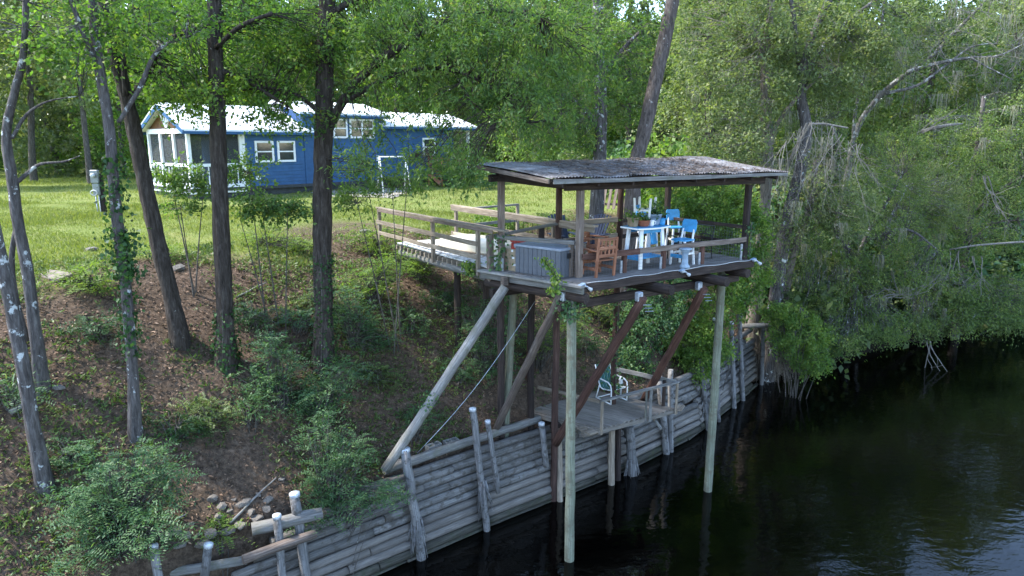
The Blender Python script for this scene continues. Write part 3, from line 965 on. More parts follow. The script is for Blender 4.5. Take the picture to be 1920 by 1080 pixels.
hbox('wall', XA, XB, -.02, HW + .02, ZF, ZE2, 'blue_siding')
hbox('wall', XB + .002, HL - 1.5, 0, HW, ZF, ZE3, 'blue_siding')
def laps(x0, x1, z0, z1, y):
    mb = MB(); n = int((z1 - z0) / .17)
    for k in range(n):
        z = z0 + (z1 - z0) * k / n; h = (z1 - z0) / n
        mb.add([(x0, y - .028, z), (x1, y - .028, z), (x1, y - .004, z + h), (x0, y - .004, z + h), (x0, y, z), (x1, y, z), (x1, y, z + h), (x0, y, z + h)], [(0, 1, 2, 3), (0, 4, 5, 1), (0, 3, 7, 4), (1, 5, 6, 2)])
    tag(mk('siding_boards', mb.mesh(), M['blue_siding'], house, WM[house]), kind='stuff')
laps(XP + .06, XA - .03, ZF, ZE - .05, -.002); laps(XA + .02, XB - .12, ZF, ZE2 - .05, -.022); laps(XB + .02, HL - 1.55, ZF, ZE3 - .05, -.002)
for x in (XP, XB - .05): hbox('corner_board', x - .06, x + .06, -.035, .02, ZF, ZE - .02 if x < XA else ZE2, 'white' if x < XA else 'blue_trim')
# roofs -----------------------------------------------------------------
def gable(x0, x1, ze, rise, ov, mat='white_roof', ovx=.3):
    yc = HW / 2; th = .09
    prof = [(-ov, ze - ov * rise / yc * .9), (yc, ze + rise), (HW + ov, ze - ov * rise / yc * .9)]
    mb = MB()
    n = max(2, int((x1 - x0) / .4))
    vs = []; fs = []
    X0, X1 = x0 - ovx, x1 + ovx
    for x in (X0, X1):
        for (y, z) in prof: vs.append((x, y, z))
        for (y, z) in prof: vs.append((x, y, z + th))
    fs = [(0, 1, 4, 3), (1, 2, 5, 4), (6, 9, 10, 7), (7, 10, 11, 8), (3, 4, 10, 9), (4, 5, 11, 10), (0, 6, 7, 1), (1, 7, 8, 2), (0, 3, 9, 6), (2, 8, 11, 5)]
    mb.add(vs, fs)
    r_ = mk('roof', mb.mesh(), M[mat], house, WM[house])
    rb = MB()
    for i in range(n + 1):          # standing seams
        x = X0 + (X1 - X0) * i / n
        for a, b in ((0, 1), (1, 2)):
            p = Vector((x, prof[a][0], prof[a][1] + th + .012)); q = Vector((x, prof[b][0], prof[b][1] + th + .012))
            rb.tube([p, q], .014, 4)
    mk('roof_seams', rb.mesh(), M[mat], r_, WM[house])
    for y, z in (prof[0], prof[2]):
        hbox('fascia', X0 + .02, X1 - .02, y - .025, y + .025, z - .13, z + .0, 'blue_trim')
    return prof
gable(0, XA + .2, ZE, 1.1, .35)
gable(XA, XB, ZE2, .62, .3)
gable(XB, HL, ZE3, .75, .35)
# gable ends
def tri(x, ze, rise, mat, name='gable_wall', t=.08):
    mb = MB(); vs = [(x, 0.02, ze - .02), (x, HW - .02, ze - .02), (x, HW / 2, ze + rise - .03), (x + t, 0.02, ze - .02), (x + t, HW - .02, ze - .02), (x + t, HW / 2, ze + rise - .03)]
    mb.add(vs, [(0, 2, 1), (3, 4, 5), (0, 1, 4, 3), (1, 2, 5, 4), (2, 0, 3, 5)])
    mk(name, mb.mesh(), M[mat], house, WM[house])
M['stained'] = plain('stained_wood', (.16, .075, .035), .7, .2, 6)
tri(.12, ZE, 1.1, 'stained'); tri(XA + .02, ZE2, .62, 'blue_siding'); tri(XB - .1, ZE2, .62, 'blue_siding'); tri(HL - 1.6, ZE3, .75, 'blue_siding')
# white barge boards and the fan truss in the porch gable
def hb(name, p, q, w, h, mat, parent=None):
    Mx, L = frame(p, q)
    return mk(name, beam_mesh(L, w, h, .001), M[mat], parent or house, WM[house] @ Mx)
for s in (-.35, HW + .35):
    hb('barge_board', (-.28, s, ZE - .2), (-.28, HW / 2, ZE + 1.02), .05, .2, 'blue_trim')
for yy in (-.55, -.2, .2, .55):
    hb('truss_strut', (.06, HW / 2, ZE + .02), (.06, HW / 2 + yy, ZE + .7), .07, .09, 'white')
# porch -----------------------------------------------------------------
def post(x, y): hbox('porch_post', x - .08, x + .08, y - .08, y + .08, ZF, ZE - .25, 'white')
for y in (.08, HW * .34, HW * .67, HW - .08): post(.08, y)
for x in (1.4, XP - .12): post(x, .08)
hbox('header', 0, XP, -.01, .16, ZE - .25, ZE - .02, 'white'); hbox('header', -.01, .16, .17, HW, ZE - .25, ZE - .02, 'white')
hbox('porch_rail', .17, XP - .2, .03, .13, ZF + 1.0, ZF + 1.14, 'white'); hbox('porch_rail', .03, .13, .17, HW - .17, ZF + 1.0, ZF + 1.14, 'white')
hbox('porch_base', 0, XP, -.02, .1, ZF - .25, ZF + .16, 'white'); hbox('porch_base', -.02, .1, .11, HW, ZF - .25, ZF + .16, 'white')
for i in range(12):
    y = .3 + i * (HW - .6) / 11; hbox('baluster', .06, .1, y - .02, y + .02, ZF + .17, ZF + 1.0, 'white')
for i in range(8):
    x = .35 + i * (XP - .7) / 7; hbox('baluster', x - .02, x + .02, .06, .1, ZF + .17, ZF + 1.0, 'white')
m_scr = bpy.data.materials.new('insect_screen'); m_scr.use_nodes = True; nt = m_scr.node_tree
tr = nt.nodes.new('ShaderNodeBsdfTransparent'); ms = nt.nodes.new('ShaderNodeMixShader'); ms.inputs[0].default_value = .55
nt.nodes['Principled BSDF'].inputs['Base Color'].default_value = (.045, .05, .055, 1); nt.nodes['Principled BSDF'].inputs['Roughness'].default_value = .8
nt.links.new(tr.outputs[0], ms.inputs[1]); nt.links.new(nt.nodes['Principled BSDF'].outputs[0], ms.inputs[2]); nt.links.new(ms.outputs[0], nt.nodes['Material Output'].inputs['Surface'])
for y0, y1 in ((.17, HW * .34 - .08), (HW * .34 + .08, HW * .67 - .08), (HW * .67 + .08, HW - .16)): hbox('screen_panel', .105, .112, y0, y1, ZF + .16, ZE - .25, m_scr)
for x0, x1 in ((.17, 1.32), (1.48, XP - .2)): hbox('screen_panel', x0, x1, .105, .112, ZF + .16, ZE - .25, m_scr)
hbox('porch_curtain', .5, .6, 1.9, 2.6, ZF + .2, ZE - .5, 'wood_red')
# windows ----------------------------------------------------------------
def window(x0, x1, z0, z1, sash=2, yf=-.02):
    w = hbox('window', x0, x1, yf - .05, yf + .02, z0, z1, 'glass')
    t = .1
    for a, b, c, d in ((x0 - t, x1 + t, z1, z1 + t), (x0 - t, x1 + t, z0 - t, z0), (x0 - t, x0, z0, z1), (x1, x1 + t, z0, z1)):
        hbox('casing', a, b, yf - .085, yf + .02, c, d, 'white', w)
    for k in range(1, sash):
        xm = x0 + (x1 - x0) * k / sash; hbox('mullion', xm - .045, xm + .045, yf - .08, yf + .01, z0, z1, 'white', w)
    zm = (z0 + z1) / 2; hbox('sash_bar', x0, x1, yf - .075, yf + .01, zm - .03, zm + .03, 'white', w)
window(3.35, 4.15, 1.75, 2.6, 1, 0.0); window(4.55, 5.35, 1.75, 2.6, 1, 0.0)
window(7.1, 8.6, 2.95, 3.8, 2); window(8.95, 10.4, 2.95, 3.8, 2)
window(14.2, 15.0, 1.9, 2.8, 1, 0.0)
# entry porch at the far end
for y in (.1, HW - .1): hbox('porch_post', HL - .2, HL - .04, y - .08, y + .08, ZF, ZE3 - .15, 'white')
hbox('header', HL - 1.45, HL, 0, .14, ZE3 - .3, ZE3 - .02, 'white')
for x in (HL - 1.3, HL - .9, HL - .5):
    hbox('baluster', x - .03, x + .03, .06, .12, ZF, ZF + 1.0, 'wood_red')
hbox('porch_rail', HL - 1.45, HL - .2, .04, .14, ZF + 1.0, ZF + 1.1, 'wood_red')
# outlet box, vent and lamp
hbox('utility_cover', 3.2, 3.45, -.06, .0, .8, 1.0, 'white'); hbox('utility_cover', 10.6, 10.85, -.08, -.02, 1.6, 1.9, 'white')
# steps
st = thing('entry_steps', 'red brown wooden steps at the far end of the blue house', 'steps', HC + Matrix.Rotation(HA, 3, 'Z') @ Vector((14.2, -1.35, 0)), HA)
for k in range(4):
    mb = MB(); mb.box((1.1 - .0, .16 + .3 * k, .16 + .17 * k), (1.6, .3, .05)); mk('tread', mb.mesh(), M['wood_red'], st, None, True)
for x in (.25, 1.95):
    for k, yy in enumerate((0.05, 1.2)):
        mb = MB(); mb.box((x, yy, .75 + k * .25), (.09, .09, 1.5 + k * .5)); mk('post', mb.mesh(), M['wood_red'], st, None, True)
    beam('hand_rail', (x, .0, 1.35), (x, 1.25, 1.95), .1, .06, M['wood_red'], st, local=True)
    beam('stringer', (x, .0, .1), (x, 1.25, .75), .05, .25, M['wood_red'], st, local=True)
mb = MB()
for k in range(6): beam('slat', (.25 + .02, 1.22, .85 + .16 * k), (1.95 - .02, 1.22, .85 + .16 * k), .03, .1, M['wood_red'], st, local=True)

# white metal swing frame standing before the house
sw = thing('swing_frame', 'thin white metal swing frame with dark seat before the blue house', 'swing', Vector((-6.2, 36.2, tz(-6.2, 36.2))))
def tb(o, name, pts, r, mat, n=8): 
    mb = MB(); mb.tube(pts, r, n); return mk(name, mb.mesh('t', True), M[mat] if isinstance(mat, str) else mat, o, None, True)
for s in (-.75, .75):
    tb(sw, 'leg', [(s, -.55, 0), (s * .96, 0, 2.0)], .035, 'white_weather'); tb(sw, 'leg', [(s, .55, 0), (s * .96, 0, 2.0)], .035, 'white_weather')
tb(sw, 'crossbar', [(-.75, 0, 2.0), (.75, 0, 2.0)], .035, 'white_weather')
mb = MB(); mb.box((0, 0, .45), (1.1, .45, .06)); mb.box((0, .22, .72), (1.1, .05, .45)); mk('seat', mb.mesh(), M['iron'], sw, None, True)
for s in (-.5, .5): tb(sw, 'hanger', [(s, 0, .45), (s, 0, 2.0)], .012, 'iron')
sw.matrix_basis = sw.matrix_basis @ Matrix.Rotation(.5, 4, 'Z')

# meter post on the lawn
g_ = hit(196, 400)
mp = thing('meter_post', 'dark wooden utility post with grey electric meter boxes on the lawn', 'utility post', g_)
beam('post', (0, 0, -.4), (0, 0, 1.55), .17, .17, M['wood_dark'], mp, up=(0, 1, 0), local=True)
for nm, c, s in (('meter_box', (-.14, -.1, 1.45), (.3, .16, .5)), ('breaker_box', (-.13, -.1, .95), (.26, .14, .45))):
    mb = MB(); mb.box(c, s, None, .02); mk(nm, mb.mesh(), M['meter_grey'], mp, None, True)
mb = MB(); mb.tube([(-.14, -.17, 1.5), (-.14, -.28, 1.5), (-.14, -.3, 1.5)], [.085, .085, .06], 14); mk('meter_glass', mb.mesh('g', True), M['bulb'], mp, None, True)
tb(mp, 'conduit', [(-.2, -.1, .72), (-.2, -.1, -.3)], .022, 'galv'); tb(mp, 'conduit', [(-.07, -.12, .72), (-.07, -.12, -.3)], .018, 'cable')
tb(mp, 'coiled_hose', [(-.2 + .13 * math.cos(a), -.2, .82 + .1 * math.sin(a)) for a in np.linspace(0, 11, 26)], .02, 'cable')

# wood pallet leaning by the big oak, behind the deck
pl_ = thing('leaning_pallet', 'grey slatted wooden pallet leaning behind the deck near the oak trunk', 'pallet', at(1140, 392, z=7.1) , R(-25))
for k in range(7): beam('slat', (-.75 + .25 * k, 0, 0), (-.75 + .25 * k, .55, 1.15), .13, .025, M['wood_post'], pl_, local=True)
for k in (.2, .9): beam('cross_bar', (-.85, .09 + k * .48 * .9, k), (.85, .09 + k * .48 * .9, k), .05, .09, M['wood_post'], pl_, local=True)
# ================================================================== things on the deck, walkway and platform
def bx(o, name, c, s, mat, ch=.0, rot=None):
    mb = MB(); mb.box((0, 0, 0), s, None, ch)
    Mx = Matrix.Translation(Vector(c)) @ (Euler(rot).to_matrix().to_4x4() if rot else Matrix.Identity(4))
    return mk(name, mb.mesh(), M[mat] if isinstance(mat, str) else mat, o, Mx, True)
def bm_(o, name, p, q, w, h, mat, wear=.001): return beam(name, p, q, w, h, M[mat], o, local=True, wear=wear)
UANG = math.atan2(UD.y, UD.x); NANG = math.atan2(-ND.y, -ND.x)      # directions of the two deck edges

# deck box --------------------------------------------------------------
c0 = dkpx(966, 511.5); c0.z = DZ; c1 = dkpx(1052, 525); c1.z = DZ
bdir = (c1 - c0); bl = bdir.length; ba = math.atan2(bdir.y, bdir.x)
box = thing('deck_box', 'grey resin storage box with ribbed panels on the deck corner', 'storage box', c0 + Vector((0, .1, .004)), ba)
BW, BD, BH = bl * .98, .62, .62
for i in range(10):
    x = BW * (i + .5) / 10; bx(box, 'panel', (x, .02, BH / 2), (BW / 10 * .94, .04, BH), 'grey_plastic', .006)
bx(box, 'back_panel', (BW / 2, BD - .02, BH / 2), (BW, .04, BH), 'grey_plastic')
for i in range(4):
    for x in (.02, BW - .02): bx(box, 'side_panel', (x, .05 + (BD - .1) * (i + .5) / 4, BH / 2), (.04, (BD - .1) / 4 * .94, BH), 'grey_plastic', .006)
bx(box, 'inner_liner', (BW / 2, BD / 2, BH / 2), (BW - .05, BD - .06, BH - .02), 'grey_plastic')
bx(box, 'lid', (BW / 2, BD / 2, BH + .035), (BW + .06, BD + .06, .06), 'grey_lid', .012)
bx(box, 'latch', (BW + .035, BD / 2, BH - .12), (.03, .1, .12), 'iron')
pb = thing('plywood_sheet', 'worn plywood piece with flaking white paint left of the grey box', 'board', c0 + bdir.normalized() * -.26 + Vector((0, .16, 0)), ba)
bx(pb, 'sheet', (.09, .02, .27), (.34, .03, .54), 'tan_pot')
for k in range(3): bx(pb, 'paint_flake', (.16 + .03 * k, .003, .5 - .17 * k), (.06 + .02 * k, .004, .05), 'white_weather')
rc = thing('red_cooler', 'small red chest standing behind the grey box lid', 'cooler', c0 + Vector((-.1, .95, 0)) , ba)
bx(rc, 'body', (.2, .2, .3), (.5, .34, .6), 'red_plastic', .03); bx(rc, 'lid', (.2, .2, .63), (.53, .37, .06), 'red_plastic', .02); bx(rc, 'handle', (.2, .02, .5), (.2, .03, .04), 'white_weather')
rc2 = thing('red_can', 'little red can behind the right end of the grey box', 'can', c0 + Vector((.85, .8, 0)), ba)
bx(rc2, 'body', (0, 0, .32), (.22, .16, .64), 'red_plastic', .03); mb = MB(); mb.tube([(0, 0, .64), (0, 0, .7)], .03, 8); mk('spout', mb.mesh(), M['iron'], rc2, None, True)

# counter-height table -----------------------------------------------------
def rounded(w, d, bulge=.12, n=9):
    pts = []
    for k in range(n + 1):
        t = k / n; pts.append((-w / 2 + w * t, -d / 2 - bulge * math.sin(math.pi * t)))
    for k in range(n + 1):
        t = k / n; pts.append((w / 2 - w * t, d / 2 + bulge * math.sin(math.pi * t)))
    return pts
tc_ = (dkpx(1180, 507) + dkpx(1243, 497)) / 2 + Vector((-.02, .22, 0)); tc_.z = DZ
table = thing('counter_table', 'tall white and blue painted table crowded with potted plants', 'table', tc_, UANG + .04)
TW, TD, TH = 1.15, .62, 1.02
mb = MB(); mb.prism(rounded(TW, TD), TH - .035, TH); mk('table_top', mb.mesh(), M['white'], table, None, True)
mb = MB(); mb.prism(rounded(TW - .04, TD - .03), TH + .0005, TH + .006); mk('painted_surface', mb.mesh(), M['blue_paint'], table, None, True)
for sx in (-1, 1):
    for sy in (-1, 1):
        bm_(table, 'leg', (sx * .42, sy * .27, 0), (sx * .36, sy * .21, TH - .036), .1, .055, 'white')
for sy in (-1, 1): bm_(table, 'apron', (-.36, sy * .22, TH - .1), (.36, sy * .22, TH - .1), .025, .1, 'blue_paint')
for k in range(4): bm_(table, 'shelf_slat', (-.42, -.19 + .125 * k, .26), (.42, -.19 + .125 * k, .26), .115, .03, 'blue_paint')
for sx in (-1, 1): bm_(table, 'shelf_bearer', (sx * .40, -.26, .23), (sx * .40, .26, .23), .05, .06, 'blue_paint')

# counter chairs -----------------------------------------------------------
def counter_chair(label, loc, rz, seat='blue_paint', group='blue and white counter chairs'):
    o = thing('counter_chair', label, 'chair', loc, rz, group)
    for sx in (-1, 1):
        bm_(o, 'front_leg', (sx * .21, -.2, 0), (sx * .18, -.17, .62), .05, .05, 'white')
        bm_(o, 'back_leg', (sx * .21, .22, 0), (sx * .18, .17, .66), .05, .05, 'white')
        bm_(o, 'back_upright', (sx * .17, .17, .64), (sx * .155, .25, .9), .045, .035, 'white')
        bm_(o, 'side_stretcher', (sx * .20, -.18, .3), (sx * .20, .2, .3), .03, .05, 'white')
    mb = MB(); mb.prism(rounded(.44, .4, .03), .625, .66); mk('seat', mb.mesh(), M[seat], o, None, True)
    bm_(o, 'foot_rest', (-.2, -.2, .24), (.2, -.2, .24), .035, .09, seat)
    mb = MB()
    pr = [(-.21, -.12), (-.19, -.16), (.19, -.16), (.21, -.12), (.21, .1), (.17, .16), (-.17, .16), (-.21, .1)]
    mb.prism(pr, -.015, .015)
    mk('back_panel', mb.mesh(), M[seat], o, Matrix.Translation((0, .262, .98)) @ Euler((R(80), 0, 0)).to_matrix().to_4x4(), True)
    return o
q = dkpx(1276, 497) + Vector((.05, .1, 0)); q.z = DZ
counter_chair('blue and white tall chair standing right of the table', q, UANG - R(82))
q = dkpx(1214, 470) + Vector((0, .1, 0)); q.z = DZ
counter_chair('blue and white tall chair half hidden behind the table', q, UANG + R(5))
q = dkpx(1262, 468) + Vector((.1, .15, 0)); q.z = DZ
counter_chair('blue and white tall chair in the gap between table and right-hand chair', q, UANG - R(20))
o = counter_chair('blue and white tall chair turned upside down on the table', (0, 0, 0), 0)
tdir = Vector((math.cos(UANG + .04), math.sin(UANG + .04), 0)); tperp = Vector((-tdir.y, tdir.x, 0))
place(o, tc_ + tdir * .12 + tperp * .18 + Vector((0, 0, TH + .006 + .68)), UANG + .5, R(180), 0)

# wrought iron bench and a small blue-grey pedestal
ir = thing('iron_bench', 'black wrought iron bench with curled arms by the far river rail', 'bench', dk(.80, .34), UANG + R(170))
for sx in (-.55, .55):
    tb(ir, 'leg', [(sx, -.22, 0), (sx, -.2, .42), (sx, -.25, .62), (sx, .0, .64), (sx, .22, .6)], .016, 'iron')
    tb(ir, 'leg', [(sx, .25, 0), (sx, .2, .42), (sx, .3, .88)], .016, 'iron')
    tb(ir, 'scroll', [(sx, .1 * math.cos(a) * (1 - a / 9), .2 + .1 * math.sin(a) * (1 - a / 9)) for a in np.linspace(0, 7, 16)], .009, 'iron', 6)
for k in range(6): tb(ir, 'seat_bar', [(-.55, -.2 + .08 * k, .42), (.55, -.2 + .08 * k, .42)], .012, 'iron', 6)
for k in range(13): tb(ir, 'back_bar', [(-.55 + 1.1 * k / 12, .21, .44), (-.55 + 1.1 * k / 12, .3, .86)], .007, 'iron', 5)
tb(ir, 'back_rail', [(-.55, .3, .88), (0, .3, .96), (.55, .3, .88)], .016, 'iron')
ped = thing('pedestal', 'slim blue grey pedestal on the floor beside the right-hand blue chair', 'pedestal', dkpx(1284, 503) + Vector((0, .02, 0)))
mb = MB(); mb.lathe([(.12, 0), (.13, .05), (.085, .1), (.07, .3), (.085, .4), (.12, .43), (.12, .46)], 16); mk('column', mb.mesh('p', True), M['bluegrey_pot'], ped, None, True)
mb = MB(); mb.lathe([(.15, .462), (.16, .48), (.15, .5)], 16); mk('top', mb.mesh('p', True), M['bluegrey_pot'], ped, None, True)

# adirondack chairs --------------------------------------------------------
def adirondack(label, loc, rz, mat):
    o = thing('adirondack_chair', label, 'chair', loc, rz, None)
    for k in range(6):
        x = -.2 + .08 * k; h = .98 + .10 * math.cos((k - 2.5) / 3.2 * 1.3)
        bm_(o, 'back_slat', (x * .9, .12, .25), (x * 1.25, .52, h), .07, .02, mat)
    for k in range(5): bm_(o, 'seat_slat', (-.25, -.32 + .095 * k, .36 - .022 * k), (.25, -.32 + .095 * k, .36 - .022 * k), .085, .02, mat)
    for sx in (-1, 1):
        bm_(o, 'arm', (sx * .32, -.4, .56), (sx * .31, .38, .56), .12, .022, mat)
        bm_(o, 'front_leg', (sx * .28, -.34, 0), (sx * .28, -.34, .55), .03, .1, mat)
        bm_(o, 'side_rail', (sx * .25, -.36, .3), (sx * .25, .6, .03), .025, .11, mat)
    bm_(o, 'back_brace', (-.33, .33, .535), (.33, .33, .535), .03, .06, mat)
    return o
q = dkpx(1062, 480); q.z = DZ
adirondack('navy adirondack chair with rounded slat back beside the corner post', q + Vector((0, .35, 0)), UANG + R(-5), 'navy')
M['faded_navy'] = plain('faded_navy_plastic', (.025, .035, .065), .8, .2, 6, 0, .1)
q = dkpx(1112, 480); q.z = DZ
adirondack('faded grey blue adirondack chair seen from its side', q + Vector((0, .35, 0)), UANG + R(-75), 'faded_navy')
# cedar chairs
def cedar_chair(label, loc, rz):
    o = thing('cedar_chair', label, 'chair', loc, rz, 'red cedar patio chairs')
    for sx in (-1, 1):
        bm_(o, 'front_leg', (sx * .27, -.25, 0), (sx * .27, -.25, .6), .06, .06, 'wood_red')
        bm_(o, 'back_leg', (sx * .27, .25, 0), (sx * .27, .33, .92), .06, .06, 'wood_red')
        bm_(o, 'arm', (sx * .28, -.3, .62), (sx * .28, .32, .62), .1, .03, 'wood_red')
        bm_(o, 'side_rail', (sx * .27, -.25, .18), (sx * .27, .25, .18), .03, .07, 'wood_red')
    for k in range(6): bm_(o, 'seat_slat', (-.27, -.24 + .09 * k, .38), (.27, -.24 + .09 * k, .38), .075, .025, 'wood_red')
    for z in (.5, .68, .88): bm_(o, 'back_rail', (-.27, .27 + .07 * z, z), (.27, .27 + .07 * z, z), .03, .07, 'wood_red')
    for k in range(4): bm_(o, 'back_slat', (-.18 + .12 * k, .30, .5), (-.18 + .12 * k, .335, .88), .05, .02, 'wood_red')
    bm_(o, 'front_rail', (-.27, -.25, .3), (.27, -.25, .3), .03, .08, 'wood_red'); bm_(o, 'front_rail', (-.27, -.25, .12), (.27, -.25, .12), .03, .06, 'wood_red')
    return o
q = dkpx(1122, 517); q.z = DZ
cedar_chair('red cedar chair pushed against the river rail by the corner post', q + Vector((0, .12, 0)), UANG + R(180))
q = dkpx(1112, 492); q.z = DZ
cedar_chair('red cedar chair further in, behind the one at the river rail', q + Vector((.02, .3, 0)), UANG + R(20))

# pots on the table
def tpos(x, y): return tc_ + tdir * x + tperp * y + Vector((0, 0, TH + .0065))
def pot(name, label, loc, prof, mat):
    o = thing(name, label, 'plant pot', loc, 0)
    mb = MB(); mb.lathe(prof, 18); mk('pot', mb.mesh('p', True), M[mat], o, None, True)
    return o
POTS = []
POTS.append((pot('potted_plant', 'tan clay pot with bushy green plant at the left of the table', tpos(-.40, .05), [(.10, 0), (.12, .02), (.145, .18), (.16, .19), (.16, .23), (.14, .23), (.13, .2)], 'tan_pot'), .2, .42, 110))
POTS.append((pot('potted_plant', 'low terracotta pot with small plant between tan and grey pots', tpos(-.14, -.05), [(.11, 0), (.14, .03), (.155, .12), (.165, .13), (.165, .16), (.15, .16), (.14, .14)], 'terracotta'), .15, .26, 60))
POTS.append((pot('potted_plant', 'large blue grey tub with spreading green plant on the table', tpos(.30, .02), [(.13, 0), (.15, .03), (.20, .24), (.215, .25), (.215, .28), (.2, .28), (.19, .25)], 'bluegrey_pot'), .26, .42, 150))
mb = MB(); cu = thing('white_cup', 'small white cup between the potted plants', 'cup', tpos(.08, -.12)); mb.lathe([(.045, 0), (.06, .02), (.065, .15), (.058, .15), (.05, .03)], 14); mk('cup_body', mb.mesh('c', True), M['white'], cu, None, True)
mb = MB(); mb.tube([(.06, 0, .12), (.1, 0, .11), (.1, 0, .05), (.06, 0, .04)], .008, 6); mk('handle', mb.mesh('c', True), M['white'], cu, None, True)
cu = thing('blue_cup', 'small light blue cup at the right end of the table', 'cup', tpos(.46, -.12)); mb = MB(); mb.lathe([(.06, 0), (.075, .02), (.085, .17), (.075, .17), (.065, .03)], 14); mk('cup_body', mb.mesh('c', True), M['blue_paint'], cu, None, True)

# floodlights and their cable on the river edge
def floodlight(label, p, rz):
    o = thing('floodlight', label, 'floodlight', p, rz, 'floodlights on the deck edge')
    bx(o, 'junction_box', (0, 0, .02), (.16, .1, .1), 'galv', .02)
    bx(o, 'visor', (-.06, .01, .07), (.2, .14, .03), 'bluegrey_pot', .008, (0, -.25, 0))
    for sx in (.08,):
        mb = MB(); mb.tube([(0, 0, 0), (.05, 0, -.02), (.09, 0, -.05)], [.02, .03, .03], 10); mk('swivel_arm', mb.mesh('s', True), M['galv'], o, Matrix.Translation((sx, -.02, 0)), True)
        mb = MB(); mb.tube([(.1, 0, -.06), (.16, -.02, -.1), (.2, -.03, -.13), (.215, -.035, -.14)], [.035, .05, .068, .055], 14); mk('lamp_head', mb.mesh('l', True), M['bulb'], o, Matrix.Translation((sx, -.02, 0)), True)
    o.matrix_basis = o.matrix_basis @ Matrix.Scale(.75, 4)
    return o
e0 = dk(0, 0, 0) + out * .13; e1 = dk(1, 0, 0) + out * .13
floodlight('floodlight with pale lamp head on the near deck corner', e0 + Vector((0, 0, -.04)), UANG + .15)
floodlight('floodlight halfway along the river edge of the deck', e0.lerp(e1, .535) + Vector((0, 0, -.04)), UANG + .1)
floodlight('floodlight at the far right deck corner', e1 + Vector((0, 0, -.02)), UANG)
cab = thing('lamp_cable', 'white cable running along the river edge between floodlights', 'cable', e0)
rr = random.Random(3)
pts = [e0.lerp(e1, t) + Vector((0, 0, .012 + .012 * math.sin(t * 31) + rr.uniform(-.004, .004))) + out * (-.03 + .015 * math.sin(t * 17)) for t in np.linspace(.02, .985, 40)]
mb = MB(); mb.tube([p - e0 for p in pts], .008, 6); mk('cord', mb.mesh('c', True), M['cable'], cab, None, True)

# overturned boat on the walkway
boat = thing('overturned_boat', 'cream overturned rowing boat lying on the walkway', 'boat', w1 + wd * 2.55 + wn_ * 1.25 + Vector((0, 0, .01)), math.atan2(wd.y, wd.x) + R(12))
vs, fs = [], []; ns, nr = 15, 11
for i in range(ns):
    t = i / (ns - 1); x = -1.35 + 2.7 * t
    wdt = .56 * (1 - max(0, (abs(t - .45) - .2) / .55) ** 2 * 1.1); hh = .40 * (1 - .35 * max(0, (t - .6) / .4) ** 2) * (1 - .25 * max(0, (.2 - t) / .2))
    for k in range(nr):
        a = math.pi * k / (nr - 1)
        cs, sn = math.cos(a), math.sin(a)
        y = wdt * (abs(cs) ** .62) * (1 if cs >= 0 else -1); z = hh * (sn ** .55)
        vs.append((x, y, z + .02 * math.sin(t * 3.14) * 0))
for i in range(ns - 1):
    for k in range(nr - 1): q = i * nr + k; fs.append((q, q + 1, q + nr + 1, q + nr))
fs.append(tuple(range(nr))); fs.append(tuple((ns - 1) * nr + k for k in range(nr - 1, -1, -1)))
me = bpy.data.meshes.new('hull'); me.from_pydata(vs, [], fs); me.polygons.foreach_set('use_smooth', [len(f) == 4 for f in fs]); me.update()
mk('hull', me, M['boat'], boat, None, True)
for s in (-1, 1):
    mb = MB(); mb.tube([Vector(vs[i * nr + (0 if s > 0 else nr - 1)]) + Vector((0, 0, .02)) for i in range(ns)], .024, 6); mk('gunwale', mb.mesh('g', True), M['wood_tan'], boat, None, True)
mb = MB(); mb.box((0, 0, .4), (2.0, .035, .03)); mk('keel', mb.mesh(), M['boat'], boat, None, True)

# patio chair on the lower platform
m_sling, nt, bs = nodes('green_striped_sling')
tcn = nt.nodes.new('ShaderNodeTexCoord'); sp = nt.nodes.new('ShaderNodeSeparateXYZ'); nt.links.new(tcn.outputs['Object'], sp.inputs[0])
fr = math_(nt, 'FRACT', math_(nt, 'MULTIPLY', sp.outputs[0], 8.0))
c = ramp(nt, fr, [(0, (.008, .07, .055)), (.3, (.008, .07, .055)), (.34, (.05, .20, .17)), (.44, (.05, .20, .17)), (.48, (.006, .04, .05)), (.72, (.006, .04, .05)), (.76, (.25, .42, .38)), (.82, (.25, .42, .38)), (.86, (.008, .07, .055))])
nt.links.new(c, bs.inputs['Base Color']); bs.inputs['Roughness'].default_value = .8
pc0 = at(1150, 755, z=PZ); pc0.z = PZ
ch = thing('patio_chair', 'white framed patio chair with green striped sling on the lower platform', 'chair', pc0 + Vector((-.02, .25, 0)), R(33))
prof = [(-.28, .44), (-.1, .40), (.08, .37), (.2, .40), (.27, .52), (.34, .72), (.42, .92), (.47, 1.04)]     # y (back), z
vs, fs = [], []
for y, z in prof:
    for x in (-.26, -.13, 0, .13, .26): vs.append((x, y, z - .03 * (1 - (x / .26) ** 2)))
for i in range(len(prof) - 1):
    for k in range(4): q = i * 5 + k; fs.append((q, q + 1, q + 6, q + 5))
nv = len(vs); vs2 = vs + [(x, y + .004, z - .008) for x, y, z in vs]; fs2 = fs + [tuple(nv + i for i in reversed(f)) for f in fs]
me = bpy.data.meshes.new('sling'); me.from_pydata(vs2, [], fs2); me.polygons.foreach_set('use_smooth', [True] * len(fs2)); me.update()
mk('sling', me, m_sling, ch, None, True)
